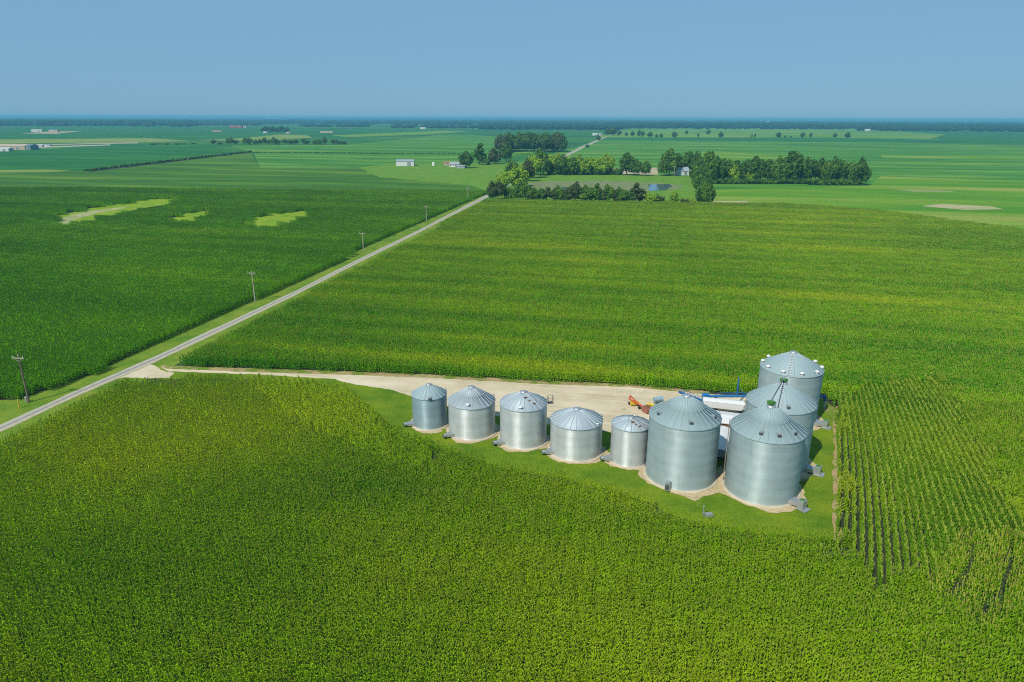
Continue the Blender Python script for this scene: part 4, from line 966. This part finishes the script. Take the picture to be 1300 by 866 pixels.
def tpx(px, yb, yt, wpx, kind, tone, label, group=None, depth=0):
    x, y = P(px, yb); k_ = 1+depth/math.hypot(x, y); x *= k_; y *= k_; h = zat(x, y, yt)*1.06; dep = proj(x, y, 4)[2]
    return tree(px, yb, max(h, 1.5), wpx*dep/F, kind, tone, label, group, depth)
# farm trees on the left of the road
tpx(592, 213.5, 192, 20, 'round', 'tdark', 'dark round tree right of the white farmhouse')
tpx(609, 209, 181.5, 18, 'tall', 'tdark', 'tall dark tree second from the farmhouse')
tpx(628, 208.5, 190, 20, 'round', 'tgrey', 'pale olive tree before the dark grove')
tpx(643, 205, 182, 17, 'round', 'tdark', 'dark tree at the left front of the grove')
tpx(618, 209.5, 200, 10, 'bush', 'tmid', 'low bush between the farm trees')
for i in range(34):
    t = i/33; px = 634+t*80+rnd.uniform(-2, 2); dp = rnd.choice([0, 14, 30, 48])
    tpx(px, 193+rnd.uniform(-1, 1), 171+rnd.uniform(-1.5, 3)-(1.2 if .3 < t < .8 else -.5), rnd.uniform(13, 19), 'round', rnd.choice(['tdark', 'tdark', 'tmid', 'tgrey']), 'dense dark tree in the square grove left of the far road', 'trees of the dark grove', dp)
O = lambda x, y: (570+x/4.643, 140+y/4.643)
def grp(lst, ox, oy, sc, tones, label, group):
    for (zx, zb, zt, zw, kd) in lst:
        tpx(ox+zx/sc, oy+zb/sc, oy+zt/sc, zw/sc, kd, rnd.choice(tones), label, group)
grp([(255, 528, 425, 70, 'round'), (290, 525, 420, 90, 'round'), (330, 480, 370, 110, 'round'), (300, 490, 385, 80, 'round'), (390, 470, 340, 110, 'round'), (430, 450, 330, 100, 'round'), (370, 400, 300, 90, 'round'), (460, 420, 300, 100, 'round'), (500, 400, 270, 100, 'round'), (540, 385, 240, 100, 'round'), (420, 500, 420, 70, 'round'), (350, 520, 440, 60, 'bush'), (480, 380, 280, 90, 'round')],
    570, 140, 4.643, ['tmid', 'tlight', 'tlight', 'tgrey', 'tmid'], 'bushy green tree at the road corner west of the pond', 'trees at the road corner')
lst = [(560+i*34+rnd.uniform(-8, 8), 380+rnd.uniform(-6, 3), 262+rnd.uniform(-4, 22), rnd.uniform(80, 105), 'round') for i in range(12)]
grp(lst, 570, 140, 4.643, ['tlight', 'tlight', 'tlight', 'tmid'], 'bright leafy tree in the row north of the pond', 'row of trees north of the pond')
lst = [(600+i*50, 380, 335, 60, 'bush') for i in range(9)]
grp(lst, 570, 140, 4.643, ['tmid', 'tdark'], 'low bush under the tree row north of the pond', 'bushes north of the pond')
tpx(795.5, 222.5, 194, 21, 'round', 'tdark', 'left and tallest of three dark trees in the gap north of the pond')
tpx(807, 223, 202, 17, 'round', 'tdark', 'middle of three dark trees in the gap north of the pond')
tpx(819.5, 223.5, 204, 14, 'round', 'tmid', 'right of three dark trees in the gap north of the pond')
tpx(785, 222, 212, 12, 'bush', 'tmid', 'low bush left of the three dark trees in the gap')
lst = [(400, 532, 450, 60, 'round'), (450, 532, 435, 90, 'round'), (500, 533, 455, 70, 'round'), (540, 535, 460, 70, 'round'), (575, 535, 450, 80, 'tall'), (620, 535, 468, 70, 'round'), (660, 536, 475, 60, 'bush'), (690, 538, 485, 50, 'bush'), (745, 540, 430, 80, 'round'), (780, 541, 450, 70, 'tall'), (825, 544, 445, 80, 'tall'), (860, 545, 428, 80, 'tall'), (905, 545, 470, 70, 'round'), (935, 545, 445, 80, 'round'), (975, 545, 475, 80, 'round'), (1030, 547, 475, 80, 'round'), (1070, 548, 455, 70, 'tall'), (1100, 548, 425, 80, 'tall'), (1140, 548, 455, 60, 'tall'), (640, 535, 450, 70, 'round'), (665, 536, 462, 70, 'round'), (705, 538, 455, 70, 'round'), (800, 542, 440, 70, 'round'), (885, 545, 455, 70, 'round'), (1005, 546, 460, 70, 'round'), (480, 533, 470, 70, 'round')]
grp(lst, 570, 140, 4.643, ['tmid', 'tdark', 'tgrey', 'tmid'], 'loose green tree in the row between the corn and pond', 'row of trees south of the pond')
tpx(828, 258.5, 243, 24, 'bush', 'tlight', 'bright yellow green bush below the pond pool')
# right block
OX, OY, SC = 830, 140, 4.333
lst = [(50, 362, 260, 70, 'round'), (85, 360, 213, 110, 'round'), (130, 355, 240, 80, 'round'), (190, 350, 225, 100, 'round'), (230, 350, 235, 90, 'round')]
grp(lst, OX, OY, SC, ['tdark', 'tmid'], 'dark tree behind the white pond house', 'trees around the white house')
for i in range(34):
    zx = 225+i*28+rnd.uniform(-8, 8); zt = 272+rnd.uniform(-10, 16)
    if 270 < zx < 330: zt = 228
    if 700 < zx < 790: zt = 240
    dp = rnd.choice([0, 10, 24])
    tpx(OX+zx/SC, OY+(402+(8 if zx > 950 else 0)+rnd.uniform(-5, 4))/SC, OY+(zt+(6 if zx > 1000 else 0))/SC, rnd.uniform(75, 105)/SC, 'round', rnd.choice(['tdark', 'tdark', 'tmid']), 'dark leafy tree packed into the long tree block', 'trees of the long tree block', dp)
tpx(998, 233, 204, 10, 'tall', 'tlight', 'slim yellow green tree standing out of the long tree block')
tpx(1001, 233, 192.5, 28, 'round', 'tdark', 'tallest broad tree in the middle of the long tree block')
tpx(952, 232.5, 215, 14, 'round', 'tlight', 'small bright tree at the foot of the long tree block')
tpx(931, 232, 212, 14, 'round', 'tlight', 'small bright tree near the left end of the long block')
for i in range(20):
    tpx(905+i*9.6, 233.5+(1.5 if i > 12 else 0), 225+rnd.uniform(-1, 2), 12, 'bush', rnd.choice(['tmid', 'tdark']), 'low bush along the front of the long tree block', 'bushes before the long tree block')
lst = [(235, 400, 310, 90, 'round'), (270, 420, 315, 90, 'round'), (250, 450, 350, 90, 'round'), (290, 470, 370, 80, 'round'), (270, 495, 395, 80, 'round'), (295, 522, 410, 80, 'round'), (255, 518, 430, 60, 'round')]
grp(lst, OX, OY, SC, ['tmid', 'tdark', 'tmid'], 'green tree in the short row running towards the corn', 'short row of trees east of the pond')
lst = [(110, 516, 445, 60, 'round'), (30, 514, 465, 60, 'bush'), (5, 514, 455, 60, 'bush'), (170, 517, 480, 60, 'bush'), (205, 517, 478, 60, 'bush'), (65, 516, 490, 50, 'bush')]
grp(lst, OX, OY, SC, ['tlight', 'tgrey', 'tmid'], 'low bright bush on the field edge right of the pool', 'field edge bushes')
ORD = ['first', 'second', 'third', 'fourth', 'fifth', 'sixth', 'seventh', 'eighth', 'ninth', 'tenth', 'eleventh', 'twelfth', 'thirteenth', 'fourteenth', 'fifteenth', 'sixteenth', 'seventeenth', 'eighteenth', 'nineteenth', 'twentieth', 'twenty first', 'twenty second', 'twenty third', 'twenty fourth', 'twenty fifth', 'twenty sixth', 'twenty seventh']
for i, (zx, zb, zt, zw) in enumerate([(15, 152, 132, 20), (42, 152, 128, 18), (113, 152, 118, 34), (180, 133, 112, 20), (243, 150, 128, 14), (300, 136, 108, 28), (368, 153, 122, 32), (538, 153, 132, 12), (556, 153, 130, 12), (685, 153, 122, 32), (722, 153, 138, 14), (752, 153, 140, 12), (818, 153, 122, 28), (862, 153, 124, 18), (995, 153, 124, 24), (1065, 154, 124, 34)]):
    tpx(OX+zx/SC, OY+zb/SC, OY+zt/SC, zw/SC, 'round', 'tdark', ORD[i]+' lone tree from the left in the sparse far right row', 'lone trees across the far right strip')
row = [(-265, 10, 'b'), (-220, 8, 'b'), (-165, 10, 'b'), (-90, 10, 'b'), (-40, 9, 'b'), (30, 14, 'b'), (185, 34, 't'), (235, 20, 'b'), (295, 40, 't'), (320, 52, 't'), (355, 30, 't'), (425, 45, 't'), (455, 45, 't'), (500, 34, 't'), (535, 34, 't'), (570, 50, 't'), (605, 34, 't'), (640, 52, 't'), (665, 34, 't'), (720, 40, 't'), (760, 36, 't'), (800, 36, 't'), (860, 40, 't'), (885, 30, 't'), (945, 34, 't'), (975, 32, 't'), (1015, 50, 't')]
for i, (zx, hpx, kd) in enumerate(row):
    tpx(240+zx/5.909, 140+(256+rnd.uniform(-3, 3))/5.909, 140+(256-hpx*1.05)/5.909, (50 if kd == 't' else 45)/5.909, 'round' if kd == 't' else 'bush', rnd.choice(['tdark', 'tmid', 'tdark']), ORD[i]+' from the left in the long tree row on the left', 'long tree row on the left plain')
for i, zx in enumerate((1085, 1110, 1140, 1165)): tpx(240+zx/5.909, 183.3, 183.3-[6.5, 6, 4.5, 3.5][i], 7, 'round', 'tdark', ['leftmost', 'second', 'third', 'last and lowest'][i]+' of four trees right of the long left row', 'four trees ending the left row')
for i in range(11):
    tpx(334+i*3.1, 168.7-.6*(i % 3), 161.5+rnd.uniform(-.5, 1.2)-.6*(i % 3), 6.5, 'round', 'tdark', 'dark tree in the small round cluster on the far left plain', 'small round tree cluster')
for i, (px, yb, yt, wd) in enumerate([(759.5, 179.3, 171, 7), (745.5, 187.2, 183.5, 7), (771, 172.5, 163, 9), (778, 172.7, 161.5, 10), (786, 172.5, 165, 7), (803, 173.2, 166.5, 6), (811.5, 173.6, 165.5, 7), (816, 173.9, 167, 6), (825, 174.5, 168, 8), (839, 174.5, 169.5, 5), (795, 173, 168, 5)]):
    tpx(px, yb, yt, wd, 'round', 'tdark', ORD[i]+' listed tree around the far end of the road'.replace('listed ', 'dark '), 'trees near the far end of the road')
# hedge on the ditch: one dense leafy mass
def leafmass(name, pts3, mat, label, cat, ls, per=14):
    mb = MB()
    for (x, y, h, wd) in pts3:
        for k in range(per):
            d = Vector((rnd.gauss(0, 1), rnd.gauss(0, 1), rnd.gauss(0, 1))).normalized(); rr = rnd.random()**.4
            p = Vector((x+d.x*wd*rr, y+d.y*wd*rr, max(.2, h*.5+d.z*h*.5*rr))); n_ = (d+Vector((rnd.gauss(0, .5), rnd.gauss(0, .5), rnd.gauss(0, .5)+.3))).normalized(); q = n_.to_track_quat('Z', 'Y'); s = ls*rnd.uniform(.6, 1.3)
            mb.add([p+q@Vector((s*a, s*b, 0)) for a, b in ((-1, -.8), (1, -.8), (1, .8), (-1, .8))], [(0, 1, 2, 3)])
    return tag(mb.build(name, mat), label, cat, kind='stuff')
a = np.array(P(112, 217.3)); b = np.array(P(320, 193.3)); L = np.linalg.norm(b-a)
leafmass('ditch_hedge', [(*(a+(b-a)*t+nr.normal(0, 1.0, 2)), rnd.uniform(1.6, 2.6), 1.2) for t in np.linspace(0, 1, int(L/2.0))], MT['tdark'], 'low dark scrub lining the drainage ditch', 'hedge', .9)
a = np.array(P(318, 194)); b = np.array(P(640, 196.5))
leafmass('field_hedge', [(*(a+(b-a)*t), rnd.uniform(1.2, 1.9), 1.5) for t in np.linspace(0, 1, 170)], MT['tmid'], 'thin dark hedge line across the green field on the left', 'hedge', .7, 8)
# distant woodland: bands of leafy masses
def blobs(name, specs, mat, label):
    mb = MB(); ico = bmesh.new(); bmesh.ops.create_icosphere(ico, subdivisions=2, radius=1)
    base = [v.co.copy() for v in ico.verts]; faces = [tuple(v.index for v in f.verts) for f in ico.faces]; ico.free()
    for (x, y, wd, h) in specs:
        ph = rnd.uniform(0, 6); vs = []
        for c in base:
            j = 1+.22*math.sin(5*c.x+ph)*math.cos(4*c.y+ph*2)+rnd.uniform(-.2, .2)
            vs.append((x+c.x*wd*j, y+c.y*wd*j, h*.52+c.z*h*.48*j))
        mb.add(vs, faces, 0)
    return tag(mb.build(name, mat), label, 'woodland', kind='stuff')
def band(x0, x1, d0, d1, n, hh=(13, 19), mul=1.0):
    out = []
    for i in range(n):
        px = rnd.uniform(x0, x1); u = rnd.random(); dy = d0+(d1-d0)*u
        x, y = P(px, hy(px, dy)); D = 45600/dy; wd = max(8, D*.0042)*rnd.uniform(.7, 1.3)*mul
        out.append((x, y, wd, rnd.uniform(*hh)))
    return out
blobs('woodland', band(-80, 250, 7.5, 13.2, 900, (17, 27)), MT['woods'], 'dark blue green woodland belt at far left')
blobs('woodland', band(250, 560, 6.0, 9.5, 450, (15, 24))+band(380, 470, 11.5, 13, 60, (9, 14))+band(240, 330, 9, 11.5, 90), MT['woods'], 'broken woodland belts left of centre')
blobs('woodland', band(-80, 800, 2.6, 5.6, 900, (16, 26))+band(0, 1400, 2.0, 2.8, 700, (18, 30)), MT['woods'], 'thin blue woodland line on the left horizon')
blobs('woodland', band(610, 790, 12, 15.5, 300, (15, 22))+band(500, 605, 12, 14, 80, (9, 15))+band(560, 800, 6, 9.8, 420, (15, 25)), MT['woods'], 'dark tree belts behind the grove at centre')
blobs('woodland', band(770, 1400, 4.0, 13.5, 2300, (17, 27)), MT['woods'], 'broad blue green woodland across the right horizon')
blobs('woodland', band(1090, 1400, 12, 15.5, 420, (15, 23)), MT['woods'], 'nearest dark edge of the woodland at far right')
scene.render.resolution_x = 1024; scene.render.resolution_y = 682
